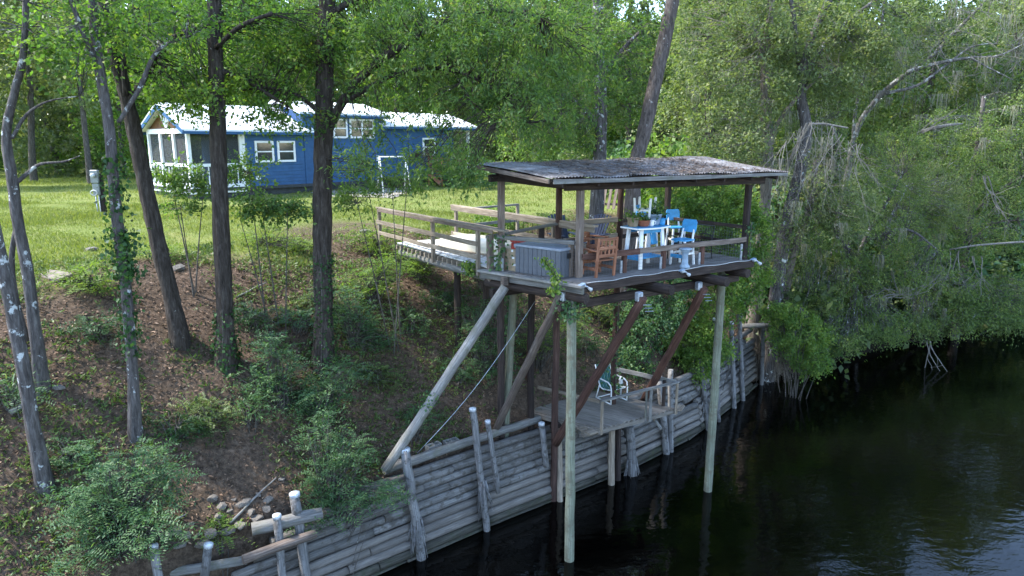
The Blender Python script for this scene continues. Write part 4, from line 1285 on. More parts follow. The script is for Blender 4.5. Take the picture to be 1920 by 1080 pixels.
for s in (-.28, .28):
    tb(ch, 'side_rail', [(s, y, z) for y, z in prof], .018, 'white')
    tb(ch, 'arm', [(s * 1.08, .36, .66), (s * 1.14, .1, .68), (s * 1.15, -.18, .665), (s * 1.15, -.3, .6), (s * 1.14, -.34, .45), (s * 1.12, -.33, .02)], .021, 'white')
    tb(ch, 'rear_leg', [(s * 1.06, .22, .46), (s * 1.1, .36, .02)], .019, 'white')
    tb(ch, 'base_rail', [(s * 1.12, -.33, .025), (s * 1.1, .36, .025)], .018, 'white')
tb(ch, 'cross_bar', [(-.28, -.28, .42), (.28, -.28, .42)], .016, 'white'); tb(ch, 'cross_bar', [(-.3, .33, .025), (.3, .33, .025)], .016, 'white')

# small gnome-like white finial on a post by the chair: a weathered white knob
fi = thing('white_ornament', 'small white weathered garden ornament standing beside the patio chair', 'ornament', pp(.93, .5, .0))
mb = MB(); mb.lathe([(.03, 0), (.03, .42), (.055, .45), (.07, .5), (.05, .56), (.075, .6), (.05, .66), (.01, .68)], 10); mk('finial', mb.mesh('f', True), M['white_weather'], fi, None, True)

# cinder blocks behind the wall
def cinder(label, p, rz):
    o = thing('cinder_block', label, 'cinder block', p, rz)
    L, D, H = .4, .2, .19
    for y in (-.085, .085): bx(o, 'face_shell', (0, y, H / 2), (L, .03, H), 'concrete')
    for x in (-.185, 0, .185): bx(o, 'web', (x, 0, H / 2), (.03, .14, H), 'concrete')
    return o
p_ = hit(813, 846); cinder('grey cinder block behind the wall left of its neighbour', p_ + Vector((0, 0, .0)), R(42))
p_ = hit(846, 838); cinder('grey cinder block behind the wall, right of another', p_ + Vector((0, 0, .0)), R(36))
p_ = hit(790, 852)
# guy wire
gw = thing('guy_wire', 'thin slack cable stretched from the wall top up towards the deck', 'cable', hit(780, 850))
A_ = at(782, 850, Y=15.9); B_ = at(1003, 565, Y=17.6)
mb = MB(); mb.tube([A_.lerp(B_, t) - Vector((0, 0, .25 * math.sin(math.pi * t))) - gw.location for t in np.linspace(0, 1, 14)], .008, 5); mk('cable', mb.mesh('w', True), M['galv'], gw, None, True)
# rocks
def rock_mesh(seed, s=(1, 1, .6)):
    import bmesh
    bm = bmesh.new(); bmesh.ops.create_icosphere(bm, subdivisions=2, radius=1)
    r = np.random.default_rng(seed)
    pl = [(Vector(r.normal(size=3)).normalized(), r.uniform(.45, .8)) for _ in range(9)]
    for v_ in bm.verts:
        for nrm, d in pl:
            e = v_.co.dot(nrm)
            if e > d: v_.co -= nrm * (e - d)
        v_.co = Vector((v_.co.x * s[0], v_.co.y * s[1], v_.co.z * s[2])) + Vector(r.normal(size=3)) * .02
    me = bpy.data.meshes.new('rock'); bm.to_mesh(me); bm.free(); return me
RM = [rock_mesh(i, (1, r_, h_)) for i, (r_, h_) in enumerate(((.8, .6), (.7, .5), (.9, .7), (.6, .5), (.8, .4)))]
def rock(px, size, label, group=None, i=0, rz=0.0, name='rock', rx=.0):
    p = hit(*px)
    o = mk(name, RM[i % 5], M['rock'], None, Matrix.Translation(p + Vector((0, 0, size * .12))) @ Euler((rx, 0, rz)).to_matrix().to_4x4() @ Matrix.Scale(size, 4))
    return tag(o, label, 'rock', group)
pile = [(448, 990), (470, 965), (396, 940), (453, 948), (480, 975), (430, 962), (408, 975), (350, 1010), (372, 1005), (340, 1030), (462, 945), (500, 958), (505, 940), (330, 1000), (378, 1030), (440, 940), (310, 1012), (418, 950), (485, 930), (530, 900), (360, 985), (425, 1005), (392, 1000)]
for i, px in enumerate(pile):
    rock(px, random.uniform(.08, .22), 'broken grey brown rock in the rubble behind the near pilings', 'rubble behind the near pilings', i, random.uniform(0, 6))
rock((337, 505), .22, 'pale rounded rock on the crest right of the leaning trunk', None, 2, .5)
rock((684, 437), .3, 'pale rock at the top of the bank left of the walkway', None, 0, .9)
rock((168, 470), .25, 'pale flat rock in the grass edge behind the ivy-clad trunk', None, 4, .2)
rock((112, 730), .16, 'small grey rock beside the twin left trunks', None, 3, .2)
rock((585, 812), .12, 'small rock on the slope above the middle bush', None, 1, .2)
p = hit(103, 520)
sl = thing('stone_slab', 'flat tan stone slab lying at the top of the bank on the left', 'slab', p, R(-28)); 
bx(sl, 'slab', (0, 0, .04), (1.05, .42, .09), 'slab', .02, (R(14), 0, 0))
# sticks on the bank
for i, (a_, b_) in enumerate((((430, 985), (518, 905)), ((280, 1005), (350, 972)), ((445, 560), (500, 535)), ((20, 780), (75, 745)))):
    A_ = hit(*a_) + Vector((0, 0, .05)); B_ = hit(*b_) + Vector((0, 0, .06))
    lab = ['thin bare stick lying on the slope above the rubble', 'pale bare stick beside the feathery bush', 'thin pole leaning on the bank crest between trunks', 'grey fallen branch left of the twin trunks'][i]
    o = thing('fallen_stick', lab, 'stick', A_)
    log('stick', A_, B_, .03 if i != 3 else .07, .015 if i != 3 else .05, M['wood_grey'], o, n=6, wob=.03)
# ================================================================== vegetation
def unit(a): return a / np.maximum(np.linalg.norm(a, axis=1, keepdims=True), 1e-9)
def leaf_mesh(name, C, A, Nn, S, asp, rnd):
    A = unit(A); side = unit(np.cross(Nn, A)); Nn = np.cross(A, side)
    w = (S * asp / 2)[:, None]; L = S[:, None]
    v0 = C; v1 = C + A * L * .42 + side * w + Nn * w * .3; v2 = C + A * L; v3 = C + A * L * .42 - side * w + Nn * w * .3
    co = np.stack([v0, v1, v2, v3], 1).reshape(-1, 3)
    return np_mesh(name, co, np.arange(len(co)).reshape(-1, 4), {'rnd': ('FACE', np.clip(rnd, 0, 1))})

def sprays(starts, dirs, lens, n, spread, size, rg, updir=.9, crnd=None):
    """leaves scattered along twigs; returns C, A, N, S, rnd"""
    k = len(starts)
    t = rg.random((k, n)) ** .8
    C = starts[:, None, :] + dirs[:, None, :] * (lens[:, None] * t)[:, :, None]
    C = C + rg.normal(size=(k, n, 3)) * spread * (.4 + .6 * t[:, :, None])
    C[:, :, 2] -= (t ** 2) * lens[:, None] * .18
    A = dirs[:, None, :] * .6 + rg.normal(size=(k, n, 3)) * .75
    A[:, :, 2] -= .25
    Nn = rg.normal(size=(k, n, 3)) * .55; Nn[:, :, 2] += updir
    S = size * rg.uniform(.65, 1.25, (k, n))
    if crnd is None: crnd = rg.random(k)
    rn = .55 * crnd[:, None] + .45 * rg.random((k, n))
    f = lambda a: a.reshape(-1, a.shape[-1]) if a.ndim == 3 else a.ravel()
    return f(C), f(A), f(Nn), f(S), f(rn)

def fronds(starts, dirs, lens, pairs, leaf, rg):
    """pinnate fronds: paired leaflets on an arched rachis"""
    k = len(starts)
    t = np.linspace(.12, 1, pairs)[None, :].repeat(k, 0)
    P = starts[:, None, :] + dirs[:, None, :] * (lens[:, None] * t)[:, :, None]
    P[:, :, 2] -= (t ** 2) * lens[:, None] * .35
    upv = np.zeros_like(dirs); upv[:, 2] = 1; upv = upv + rg.normal(size=upv.shape) * .25
    sd_ = unit(np.cross(upv, dirs))
    out = []
    for sg in (-1, 1):
        A = sd_[:, None, :] * sg + dirs[:, None, :] * .45 + rg.normal(size=P.shape) * .12
        Nn = np.repeat(upv[:, None, :], pairs, 1) + rg.normal(size=P.shape) * .2
        S = leaf * (1.05 - .55 * np.abs(t - .45)) * rg.uniform(.85, 1.15, t.shape)
        rn = .5 * rg.random(k)[:, None] + .3 * rg.random(t.shape) + .12
        out.append((P.reshape(-1, 3), A.reshape(-1, 3), Nn.reshape(-1, 3), S.ravel(), rn.ravel()))
    return tuple(np.concatenate([o[i] for o in out]) for i in range(5))

def cat5(lst): return tuple(np.concatenate([l[i] for l in lst]) for i in range(5))

# leaf colours
LM = {}
LM['oak'] = leafmat('oak_leaf', [(0, (0.042, 0.086, 0.030)), (.45, (0.089, 0.163, 0.048)), (.8, (0.158, 0.240, 0.064)), (1, (0.261, 0.294, 0.086))], .52)
LM['gum'] = leafmat('sweetgum_leaf', [(0, (0.047, 0.101, 0.026)), (.5, (0.103, 0.194, 0.043)), (.85, (0.177, 0.270, 0.059)), (1, (0.316, 0.309, 0.064))], .52)
LM['river'] = leafmat('riverside_leaf', [(0, (0.053, 0.095, 0.034)), (.4, (0.112, 0.172, 0.055)), (.8, (0.192, 0.259, 0.079)), (1, (0.323, 0.330, 0.119))], .48)
LM['pale'] = leafmat('airy_pale_leaf', [(0, (0.077, 0.113, 0.049)), (.5, (0.155, 0.205, 0.091)), (1, (0.294, 0.310, 0.158))], .5)
LM['wood'] = leafmat('far_wood_leaf', [(0, (0.049, 0.076, 0.037)), (.5, (0.111, 0.151, 0.062)), (.85, (0.187, 0.220, 0.090)), (1, (0.308, 0.278, 0.135))], .45)
LM['shrub'] = leafmat('shrub_leaf', [(0, (0.031, 0.077, 0.034)), (.5, (0.062, 0.133, 0.057)), (.85, (0.111, 0.193, 0.072)), (1, (0.179, 0.243, 0.072))], .4)
LM['bright'] = leafmat('bright_vine_leaf', [(0, (0.056, 0.120, 0.028)), (.5, (0.126, 0.216, 0.047)), (1, (0.265, 0.324, 0.078))], .5)
LM['ivy'] = leafmat('ivy_leaf', [(0, (.012, .04, .013)), (.5, (.028, .075, .02)), (1, (.055, .12, .03))], .3)
LM['fern'] = leafmat('fern_leaf', [(0, (0.074, 0.130, 0.026)), (.5, (0.137, 0.210, 0.039)), (1, (0.231, 0.290, 0.065))], .45)
LM['litter'] = leafmat('dead_leaf', [(0, (0.043, 0.028, 0.020)), (.4, (0.104, 0.066, 0.045)), (.75, (0.189, 0.125, 0.086)), (1, (0.340, 0.238, 0.171))], .08, .9)
LM['grass'] = leafmat('lawn_blade', [(0, (0.092, 0.124, 0.028)), (.5, (0.166, 0.198, 0.046)), (.85, (0.230, 0.248, 0.069)), (1, (0.322, 0.294, 0.129))], .4)
LM['weed'] = leafmat('weed_leaf', [(0, (0.038, 0.068, 0.022)), (.4, (0.071, 0.116, 0.030)), (.75, (0.123, 0.168, 0.045)), (1, (0.199, 0.221, 0.080))], .35)
LM['moss'] = leafmat('spanish_moss', [(0, (.10, .10, .075)), (.5, (.20, .195, .15)), (1, (.32, .31, .25))], .25, .95)
BK = {}
BK['dark'] = bark('dark_furrowed_bark', (.014, .011, .009), (.05, .041, .035), (.12, .105, .092), (.30, .31, .30), .70)
BK['lichen'] = bark('lichen_bark', (.03, .027, .026), (.095, .085, .082), (.20, .19, .185), (.48, .50, .50), .60)
BK['white'] = bark('white_lichen_bark', (.06, .055, .05), (.14, .132, .122), (.25, .24, .225), (.38, .385, .375), .55)
BK['pale'] = bark('pale_bark', (.06, .05, .042), (.17, .145, .12), (.30, .265, .23), (.42, .42, .40), .68)
BK['pine'] = bark('pine_bark', (.032, .026, .024), (.105, .086, .079), (.20, .172, .16), (.32, .31, .30), .64)
BK['dead'] = bark('bare_dead_wood', (.10, .092, .08), (.20, .185, .165), (.31, .295, .27), None)
BK['far'] = bark('far_bark', (.03, .026, .022), (.09, .08, .07), (.18, .165, .15), (.34, .34, .32), .66)

def smooth_path(pts, n):
    """Catmull-Rom through (x,y,z,r) points"""
    P = np.array(pts, float); out = []
    Q = np.vstack([2 * P[0] - P[1], P, 2 * P[-1] - P[-2]])
    m = len(P) - 1
    for i in range(m):
        a, b, c, d = Q[i], Q[i + 1], Q[i + 2], Q[i + 3]
        for t in np.linspace(0, 1, n, endpoint=(i == m - 1)):
            out.append(.5 * ((2 * b) + (-a + c) * t + (2 * a - 5 * b + 4 * c - d) * t * t + (-a + 3 * b - 3 * c + d) * t ** 3))
    return np.array(out)

def trunk_tube(mb, pts, sides=12, rough=.07, seed=0, seg=5):
    S_ = smooth_path(pts, seg)
    mb.tube([Vector(p[:3]) for p in S_], [max(.004, p[3]) for p in S_], sides, True, rough, seed)
    return S_

def in_ell(n, c, r, rg, shell=.45):
    d = unit(rg.normal(size=(n, 3))); q = (shell + (1 - shell) * rg.random(n)) ** (1 / 2.2)
    q = np.where(rg.random(n) < .3, rg.random(n) ** .5, q)
    return np.array(c) + d * q[:, None] * np.array(r), d

def px3(u, v, Y): return at(u, v, Y=Y)

def build_crown(root, ells, leaf, size, asp, spread, rg, nodes_=None, twig=True, mat_twig=None, droop=-.1, name='crown', tw_r=.008):
    """ells: list of (center, radii, n_clumps, leaves_per_clump, clump_len)"""
    parts = []; tw = MB()
    for (c, r, nc, nl, cl) in ells:
        P, D = in_ell(nc, c, r, rg)
        dirs = D * .7 + rg.normal(size=D.shape) * .55; dirs[:, 2] += droop; dirs = unit(dirs)
        lens = cl * rg.uniform(.6, 1.3, nc)
        st = P - dirs * lens[:, None] * .5
        parts.append(sprays(st, dirs, lens, nl, spread, size, rg))
        if twig and nodes_ is not None:
            for i in range(nc):
                q = st[i]
                j = np.argmin(((nodes_ - q) ** 2).sum(1)); b = nodes_[j]
                dist = np.linalg.norm(b - q)
                if dist > 1.7: b = q + (b - q) / dist * 1.1
                mid = (q + b) / 2 + rg.normal(size=3) * .12 * min(1, dist)
                tw.tube([Vector(b), Vector(mid), Vector(q), Vector(q + dirs[i] * lens[i] * .8)], [tw_r * 1.6, tw_r, tw_r * .7, tw_r * .3], 3, False)
    a = cat5(parts)
    o = mk(name, leaf_mesh(name, a[0], a[1], a[2], a[3], asp, a[4]), LM[leaf], root, None)
    if tw.v: tag(mk('twigs', tw.mesh('twigs'), mat_twig, root, None), kind='stuff')
    return o

def tree(name, label, trunk, limbs=(), ells=(), bk='dark', leaf='oak', size=.13, asp=.35, spread=.13, seed=1, group=None, sides=13, droop=-.1, twig=True, extra_nodes=True):
    """trunk and limbs: lists of (x,y,z,r) in world coordinates"""
    rg = np.random.default_rng(seed)
    root = thing(name, label, 'tree', trunk[0][:3], 0, group)
    off = Matrix.Identity(4)
    mb = MB(); S_ = trunk_tube(mb, trunk, sides, .07, seed)
    mk('trunk', mb.mesh('trunk', True), BK[bk], root)
    nodes_ = [S_[len(S_) // 3:, :3]]
    for i, lb in enumerate(limbs):
        mb = MB(); L_ = trunk_tube(mb, lb, 8, .06, seed + i, 5); mk('limb', mb.mesh('limb', True), BK[bk], root)
        nodes_.append(L_[1:, :3])
    if ells:
        build_crown(root, ells, leaf, size, asp, spread, rg, np.concatenate(nodes_), twig, BK[bk], droop)
    return root

def pxpath(pts, Y0, Y1=None):
    """pixel polyline with radius -> world; depth runs from Y0 to Y1"""
    Y1 = Y0 if Y1 is None else Y1
    n = len(pts); out = []
    for i, (u, v, r) in enumerate(pts):
        p = at(u, v, Y=Y0 + (Y1 - Y0) * i / max(1, n - 1)); out.append((p.x, p.y, p.z, r))
    return out
def grounded(path):
    x, y, z, r = path[0]
    g = tz(x, y)
    return [(x, y, g - .5, r * 1.45), (x, y, g + .08, r * 1.22)] + path[1:]
def E(u, v, Y, r, nc, nl, cl=.8):
    p = at(u, v, Y=Y); return ((p.x, p.y, p.z), r, nc, nl, cl)
def EW(x, y, z, r, nc, nl, cl=1.0): return ((x, y, z), r, nc, nl, cl)

# ---------------------------------------------------------------- bank trees on the left
def base_Y(u, v): return hit(u, v).y
Y = base_Y(84, 912)
tree('river_tree', 'slim lichen-spotted leaning tree at the far left, lowest on the bank',
     grounded(pxpath([(84, 912, .14), (62, 800, .125), (42, 680, .12), (18, 560, .11), (-8, 440, .10), (-50, 250, .09), (-90, 0, .08), (-120, -300, .05)], Y, Y - .4)),
     bk='lichen', ells=[EW(-11, 11, 16.5, (2.5, 2.5, 2.2), 60, 60, 1.0)], leaf='gum', size=.13, asp=.75, seed=11)
Y = base_Y(80, 725)
tt = grounded(pxpath([(80, 725, .13), (66, 620, .12), (50, 500, .11), (34, 420, .105), (22, 330, .10), (12, 250, .085), (28, 170, .07), (45, 90, .06), (50, -100, .04)], Y, Y))
tree('river_tree', 'twin-stemmed lichen tree at the left with a bare branch arching over the lawn', tt,
     [pxpath([(36, 400, .05), (22, 480, .055), (30, 560, .06), (50, 640, .07)], Y + .25, Y + .15), pxpath([(20, 352, .045), (48, 328, .04), (75, 308, .03), (120, 303, .02), (150, 292, .008)], Y, Y + .4),
      pxpath([(22, 260, .04), (50, 215, .03), (90, 190, .02), (150, 180, .008)], Y, Y + .3)],
     bk='lichen', ells=[E(40, 40, Y, (1.3, 1, .8), 26, 26, .7), E(130, 90, Y, (.9, .8, .5), 12, 22, .7), EW(at(40, -250, Y=Y).x, Y, 16.5, (2.5, 2.2, 2), 50, 60)], leaf='gum', size=.11, asp=.7, seed=12)
Y = base_Y(255, 818)
t2 = grounded(pxpath([(255, 818, .125), (250, 720, .115), (243, 620, .11), (234, 520, .11), (222, 430, .11), (212, 330, .105), (205, 240, .10), (190, 150, .095), (178, 60, .085), (170, -60, .075), (165, -300, .05)], Y, Y + .3))
tree('river_tree', 'grey lichen-dotted trunk wrapped with ivy higher up, in front of the leaning dark trunk', t2,
     [pxpath([(190, 150, .06), (172, 100, .055), (150, 45, .05), (125, -20, .04)], Y + .2, Y), pxpath([(222, 230, .045), (262, 165, .045), (285, 110, .04), (310, 84, .035), (350, 70, .02)], Y + .2, Y + .6)],
     bk='lichen', ells=[E(190, 60, Y + 1.2, (1.5, 1.2, .7), 50, 44, .7), E(120, 100, Y, (.9, .8, .5), 14, 34, .6), E(290, 40, Y + .4, (1.3, 1.1, .6), 32, 44, .7), EW(at(180, -250, Y=Y).x, Y + 1, 17.0, (3, 3, 2.5), 60, 60)], leaf='gum', size=.10, asp=.62, seed=13)
Y = base_Y(337, 640)
t3 = grounded(pxpath([(337, 640, .2), (322, 560, .185), (300, 470, .18), (282, 390, .175), (265, 310, .17), (250, 240, .165), (236, 180, .15), (218, 110, .14), (200, 40, .13), (175, -100, .11), (150, -350, .06)], Y, Y + .2))
tree('river_tree', 'thick dark trunk leaning left before the screened porch', t3,
     [pxpath([(240, 190, .08), (275, 140, .075), (310, 82, .06), (360, 55, .045), (420, 40, .03)], Y + .1, Y - .5), pxpath([(236, 180, .07), (232, 90, .06), (250, 20, .05), (270, -60, .04)], Y, Y + .3)],
     bk='dark', ells=[E(330, 60, Y + 1.2, (2.0, 1.4, .8), 62, 44, .75), E(390, 150, Y + .9, (1.3, 1.1, .5), 34, 44, .7), E(345, 175, Y - .4, (1.0, .8, .4), 30, 44, .6), E(260, 130, Y + 1.2, (1.3, .9, .7), 30, 40, .6), EW(at(170, -300, Y=Y).x, Y + 1, 18, (4, 3.5, 3), 75, 70)], leaf='gum', size=.10, asp=.62, seed=14)
Y = base_Y(425, 682)
t4 = grounded(pxpath([(425, 682, .225), (422, 600, .2), (418, 500, .19), (413, 400, .185), (410, 300, .18), (407, 200, .175), (404, 100, .165), (402, 0, .155), (400, -150, .12), (400, -400, .06)], Y, Y + .3))
tree('river_tree', 'straight dark trunk with ivy at its foot before the porch corner', t4,
     [pxpath([(408, 130, .06), (460, 150, .055), (500, 175, .045), (540, 200, .02)], Y + .2, Y + .6), pxpath([(404, 60, .06), (350, 30, .055), (300, 20, .04), (250, 15, .02)], Y + .2, Y), pxpath([(405, 90, .05), (450, 50, .05), (510, 25, .04)], Y, Y - .6)],
     bk='dark', ells=[E(450, 60, Y + 1.0, (1.7, 1.4, .7), 58, 44, .7), E(480, 140, Y + .9, (1.4, 1.2, .5), 36, 44, .7), E(520, 215, Y + .6, (.9, .8, .4), 24, 40, .6), E(560, 60, Y + .8, (1.2, 1, .8), 45, 44, .7), E(375, 190, Y + 1.0, (.9, .7, .4), 20, 40, .6), EW(at(420, -300, Y=Y).x, Y + 1.5, 18.5, (4, 4, 3), 85, 70)], leaf='gum', size=.10, asp=.62, seed=15)
# the big willow-leaved oak
Y = base_Y(607, 690)
t5 = grounded(pxpath([(607, 690, .265), (607, 600, .24), (605, 500, .235), (604, 400, .235), (606, 300, .23), (608, 200, .22), (610, 100, .205), (613, 0, .19), (618, -150, .15), (625, -450, .07)], Y, Y + .2))
lim5 = [pxpath([(608, 260, .11), (640, 195, .11), (672, 150, .105), (705, 120, .10), (735, 98, .09), (762, 85, .075)], Y + .1, Y - .6),
        pxpath([(762, 85, .07), (830, 40, .06), (920, 20, .045), (1010, 30, .02)], Y - .6, Y - .2),
        pxpath([(640, 195, .06), (740, 140, .05), (840, 130, .04), (930, 170, .025), (990, 230, .01)], Y - .1, Y - 1.2),
        pxpath([(608, 220, .06), (560, 180, .05), (500, 165, .035), (450, 170, .015)], Y, Y - .5),
        pxpath([(840, 120, .035), (875, 175, .03), (885, 190, .025), (930, 230, .012)], Y - .8, Y - 1.2),
        pxpath([(612, 30, .08), (700, -20, .07), (820, -60, .05), (950, -80, .03)], Y, Y + .8)]
V5 = [E(690, 50, Y + .5, (1.9, 1.5, .8), 95, 40, .6), E(800, 80, Y - .5, (1.8, 1.5, 1.0), 110, 40, .6), E(910, 110, Y - .8, (1.7, 1.5, 1.2), 105, 40, .6), E(890, 20, Y, (2.2, 1.8, .8), 90, 40, .6),
      E(1000, 80, Y, (1.5, 1.4, 1.1), 70, 40, .6), E(870, 200, Y - 1.0, (1.2, 1.0, .5), 36, 36, .55), E(980, 205, Y - 1.2, (1.1, 1.0, .6), 34, 36, .55), E(740, 160, Y - .5, (1.2, 1.0, .4), 24, 36, .55),
      E(868, 275, Y - 1.3, (.5, .7, .45), 17, 30, .5), E(872, 325, Y - 1.6, (.34, .5, .24), 14, 30, .42), E(720, 250, Y - .8, (1.0, .8, .4), 13, 32, .5), E(690, 320, Y - .9, (.8, .7, .35), 13, 28, .45), E(800, 310, Y - 1.0, (.9, .7, .35), 15, 30, .5),
      E(540, 110, Y + .6, (1.4, 1.1, .7), 50, 40, .55), E(625, 40, Y + 1.0, (1.4, 1.1, .7), 55, 40, .55), E(640, 240, Y - .5, (.7, .6, .4), 9, 30, .5), E(560, 205, Y, (.9, .8, .25), 12, 32, .5), E(1050, 190, Y + .5, (1.0, .9, .9), 30, 40, .6), E(1080, 80, Y + 1.5, (1.3, 1.1, 1.0), 45, 40, .6),
      EW(-3.5, Y + 1.5, 18.5, (5, 4.5, 3.2), 90, 56, 1.0), EW(1.0, Y + 1.0, 17.5, (4, 3.5, 2.2), 55, 56, 1.0)]
tree('oak_tree', 'big oak with narrow leaves and broad dark trunk before the middle of the blue house', t5, lim5, bk='dark', ells=V5, leaf='oak', size=.135, asp=.3, spread=.11, seed=16, droop=-.25)

# oak and pine behind the deck
Yo = 25.0
to = pxpath([(1115, 395, .27), (1122, 330, .25), (1126, 250, .23), (1125, 160, .21), (1122, 80, .2), (1120, -20, .18), (1118, -300, .1)], Yo)
tree('oak_tree', 'upright lichen-grey oak trunk rising behind the left half of the tin roof', grounded(to),
     [pxpath([(1126, 240, .1), (1080, 190, .08), (1020, 170, .06), (960, 180, .03)], Yo, Yo - 1.5), pxpath([(1124, 150, .09), (1170, 90, .07), (1210, 50, .05)], Yo, Yo + .6), pxpath([(1122, 100, .09), (1060, 50, .07), (990, 20, .04)], Yo, Yo - 1)],
     bk='lichen', ells=[E(1060, 130, Yo, (2.4, 2.2, 2.0), 150, 46, .9), E(1010, 240, Yo - .5, (2.0, 1.8, 1.2), 90, 46, .9), E(1130, 60, Yo, (2.3, 2, 1.4), 110, 46, .9), E(1175, 170, Yo + .8, (1.3, 1.2, 1.2), 60, 44, .8), E(960, 60, Yo, (2.2, 2, 1.3), 80, 46, .9), E(1080, 270, Yo + .6, (1.4, 1.2, .5), 40, 40, .7), EW(3, Yo, 20.5, (6, 5, 3.5), 110, 70, 1.2)], leaf='oak', size=.15, asp=.34, spread=.14, seed=17)
Yp = 24.2
tp = pxpath([(1178, 395, .27), (1190, 330, .255), (1205, 260, .25), (1225, 170, .24), (1245, 80, .23), (1262, 0, .22), (1300, -160, .19), (1350, -420, .1)], Yp, Yp + .6)
tree('pine_tree', 'tall leaning pine trunk rising behind the right half of the tin roof', grounded(tp),
     [pxpath([(1335, -350, .06), (1240, -420, .05), (1180, -430, .03)], Yp, Yp), pxpath([(1320, -280, .06), (1420, -350, .05), (1480, -350, .03)], Yp, Yp)],
     bk='pine', ells=[EW(at(1340, -420, Y=Yp).x, Yp + .5, 21.0, (3.6, 3.4, 2.2), 100, 80, 1.0)], leaf='oak', size=.22, asp=.08, spread=.2, seed=18)
# ---------------------------------------------------------------- riverside trees on the right
def moss_on(root, anchors, rg, n=26, name='hanging_moss'):
    """anchors: (x,y,z,length,width)"""
    co = []; rn = []
    for (x, y, z, L, W_) in anchors:
        c0 = rg.random() * .5
        for k in range(n):
            a = rg.random() * 6.28; q = W_ * rg.random() ** .7
            px_, py_ = x + q * math.cos(a), y + q * math.sin(a) * .7
            l = L * (1 - .6 * (q / W_)) * rg.uniform(.5, 1.1); w = .012 * rg.uniform(.7, 1.8)
            th = rg.random() * 3.14; sx, sy = math.cos(th) * w, math.sin(th) * w
            zz = z + .05; dx = dy = 0
            for s_ in range(4):
                z2 = zz - l / 4; ex, ey = dx + rg.normal() * .03, dy + rg.normal() * .03
                f0 = 1 - s_ / 5; f1 = 1 - (s_ + 1) / 5
                co += [(px_ + dx - sx * f0, py_ + dy - sy * f0, zz), (px_ + dx + sx * f0, py_ + dy + sy * f0, zz), (px_ + ex + sx * f1, py_ + ey + sy * f1, z2), (px_ + ex - sx * f1, py_ + ey - sy * f1, z2)]
                rn.append(c0 + .5 * rg.random()); zz = z2; dx, dy = ex, ey
    co = np.array(co)
    return tag(mk(name, np_mesh(name, co, np.arange(len(co)).reshape(-1, 4), {'rnd': ('FACE', rn)}), LM['moss'], root), kind='stuff')
def MA(u, v, Y, L, W_): p = at(u, v, Y=Y); return (p.x, p.y, p.z, L, W_)
rgm = np.random.default_rng(77)

def bare_twigs(root, start, dirn, L, r, depth, rg, mb, kids=4, spread=.6, grav=-.0):
    pts = [np.array(start, float)]; d = np.array(dirn, float); d /= np.linalg.norm(d)
    n = 6
    for i in range(n):
        d = d + rg.normal(size=3) * .16; d[2] += grav; d /= np.linalg.norm(d); pts.append(pts[-1] + d * L / n)
    mb.tube([Vector(p) for p in pts], list(np.linspace(r, r * .35, n + 1)), 5 if depth > 1 else 3, False)
    if depth > 0:
        for k in range(kids):
            i = rg.integers(2, n + 1); nd = d + rg.normal(size=3) * spread
            bare_twigs(root, pts[i], nd, L * rg.uniform(.45, .7), r * .5, depth - 1, rg, mb, kids, spread, grav)

# trunk cluster at the end of the wall
Yc = 28.4
c1 = grounded(pxpath([(1412, 590, .27), (1425, 480, .24), (1434, 380, .23), (1440, 280, .22), (1437, 200, .20), (1434, 120, .17), (1442, 40, .15), (1450, -60, .12), (1455, -300, .06)], Yc, Yc + .3))
r1 = tree('riverside_tree', 'pale straight trunk at the wall end, left of its darker neighbour', c1, [pxpath([(1437, 200, .1), (1432, 120, .08), (1420, 60, .06)], Yc, Yc - .8), pxpath([(1440, 260, .09), (1480, 200, .08), (1530, 150, .06), (1570, 130, .03)], Yc, Yc - .6)],
     bk='pale', ells=[E(1400, 130, Yc, (2.1, 1.8, 2.2), 130, 44, .9), E(1370, 260, Yc - .6, (1.8, 1.4, 1.6), 95, 44, .9), E(1480, 60, Yc + .5, (2.4, 2.0, 1.6), 110, 44, .9), E(1360, 40, Yc + 1, (2.4, 2, 1.8), 120, 44, .9), EW(9, Yc + 1.5, 20, (4.5, 4, 3.5), 80, 66, 1.2)], leaf='pale', size=.15, asp=.5, spread=.16, seed=21, group=None)
moss_on(r1, [MA(1440, 240, Yc - .4, 1.2, .5), MA(1455, 300, Yc - .4, 1.4, .5), MA(1420, 285, Yc - .5, 1.2, .6), MA(1480, 210, Yc - .4, 1.0, .35), MA(1440, 190, Yc - .5, .9, .5), MA(1465, 330, Yc - .6, 1.3, .4)], rgm, 34)
c2 = grounded(pxpath([(1445, 600, .3), (1462, 500, .27), (1480, 400, .25), (1500, 320, .24), (1512, 250, .22), (1502, 170, .2), (1515, 90, .16), (1545, 20, .13), (1580, -60, .1), (1640, -300, .05)], Yc - .4, Yc))
r2 = tree('riverside_tree', 'dark furrowed leaning trunk right of the pale one at the wall end', c2, [pxpath([(1502, 170, .12), (1540, 90, .1), (1590, 40, .08), (1640, 0, .05)], Yc - .1, Yc - .6), pxpath([(1500, 150, .1), (1492, 60, .09), (1480, -20, .07)], Yc, Yc + .4)],
     bk='lichen', ells=[E(1560, 100, Yc, (2.2, 1.8, 1.8), 120, 44, .9), E(1540, 200, Yc + .6, (1.6, 1.4, 1.2), 60, 44, .9), E(1660, 60, Yc, (2.5, 2.2, 1.7), 100, 44, .9), E(1600, 400, Yc - 1.2, (1.3, .9, 1.0), 40, 40, .7), EW(13, Yc + 1, 20, (4.5, 4, 3.2), 80, 66, 1.2)], leaf='pale', size=.15, asp=.45, spread=.16, seed=22)
c3 = grounded(pxpath([(1462, 590, .2), (1478, 520, .17), (1500, 440, .15), (1520, 380, .13), (1530, 300, .1)], Yc + .5, Yc - 1.0))
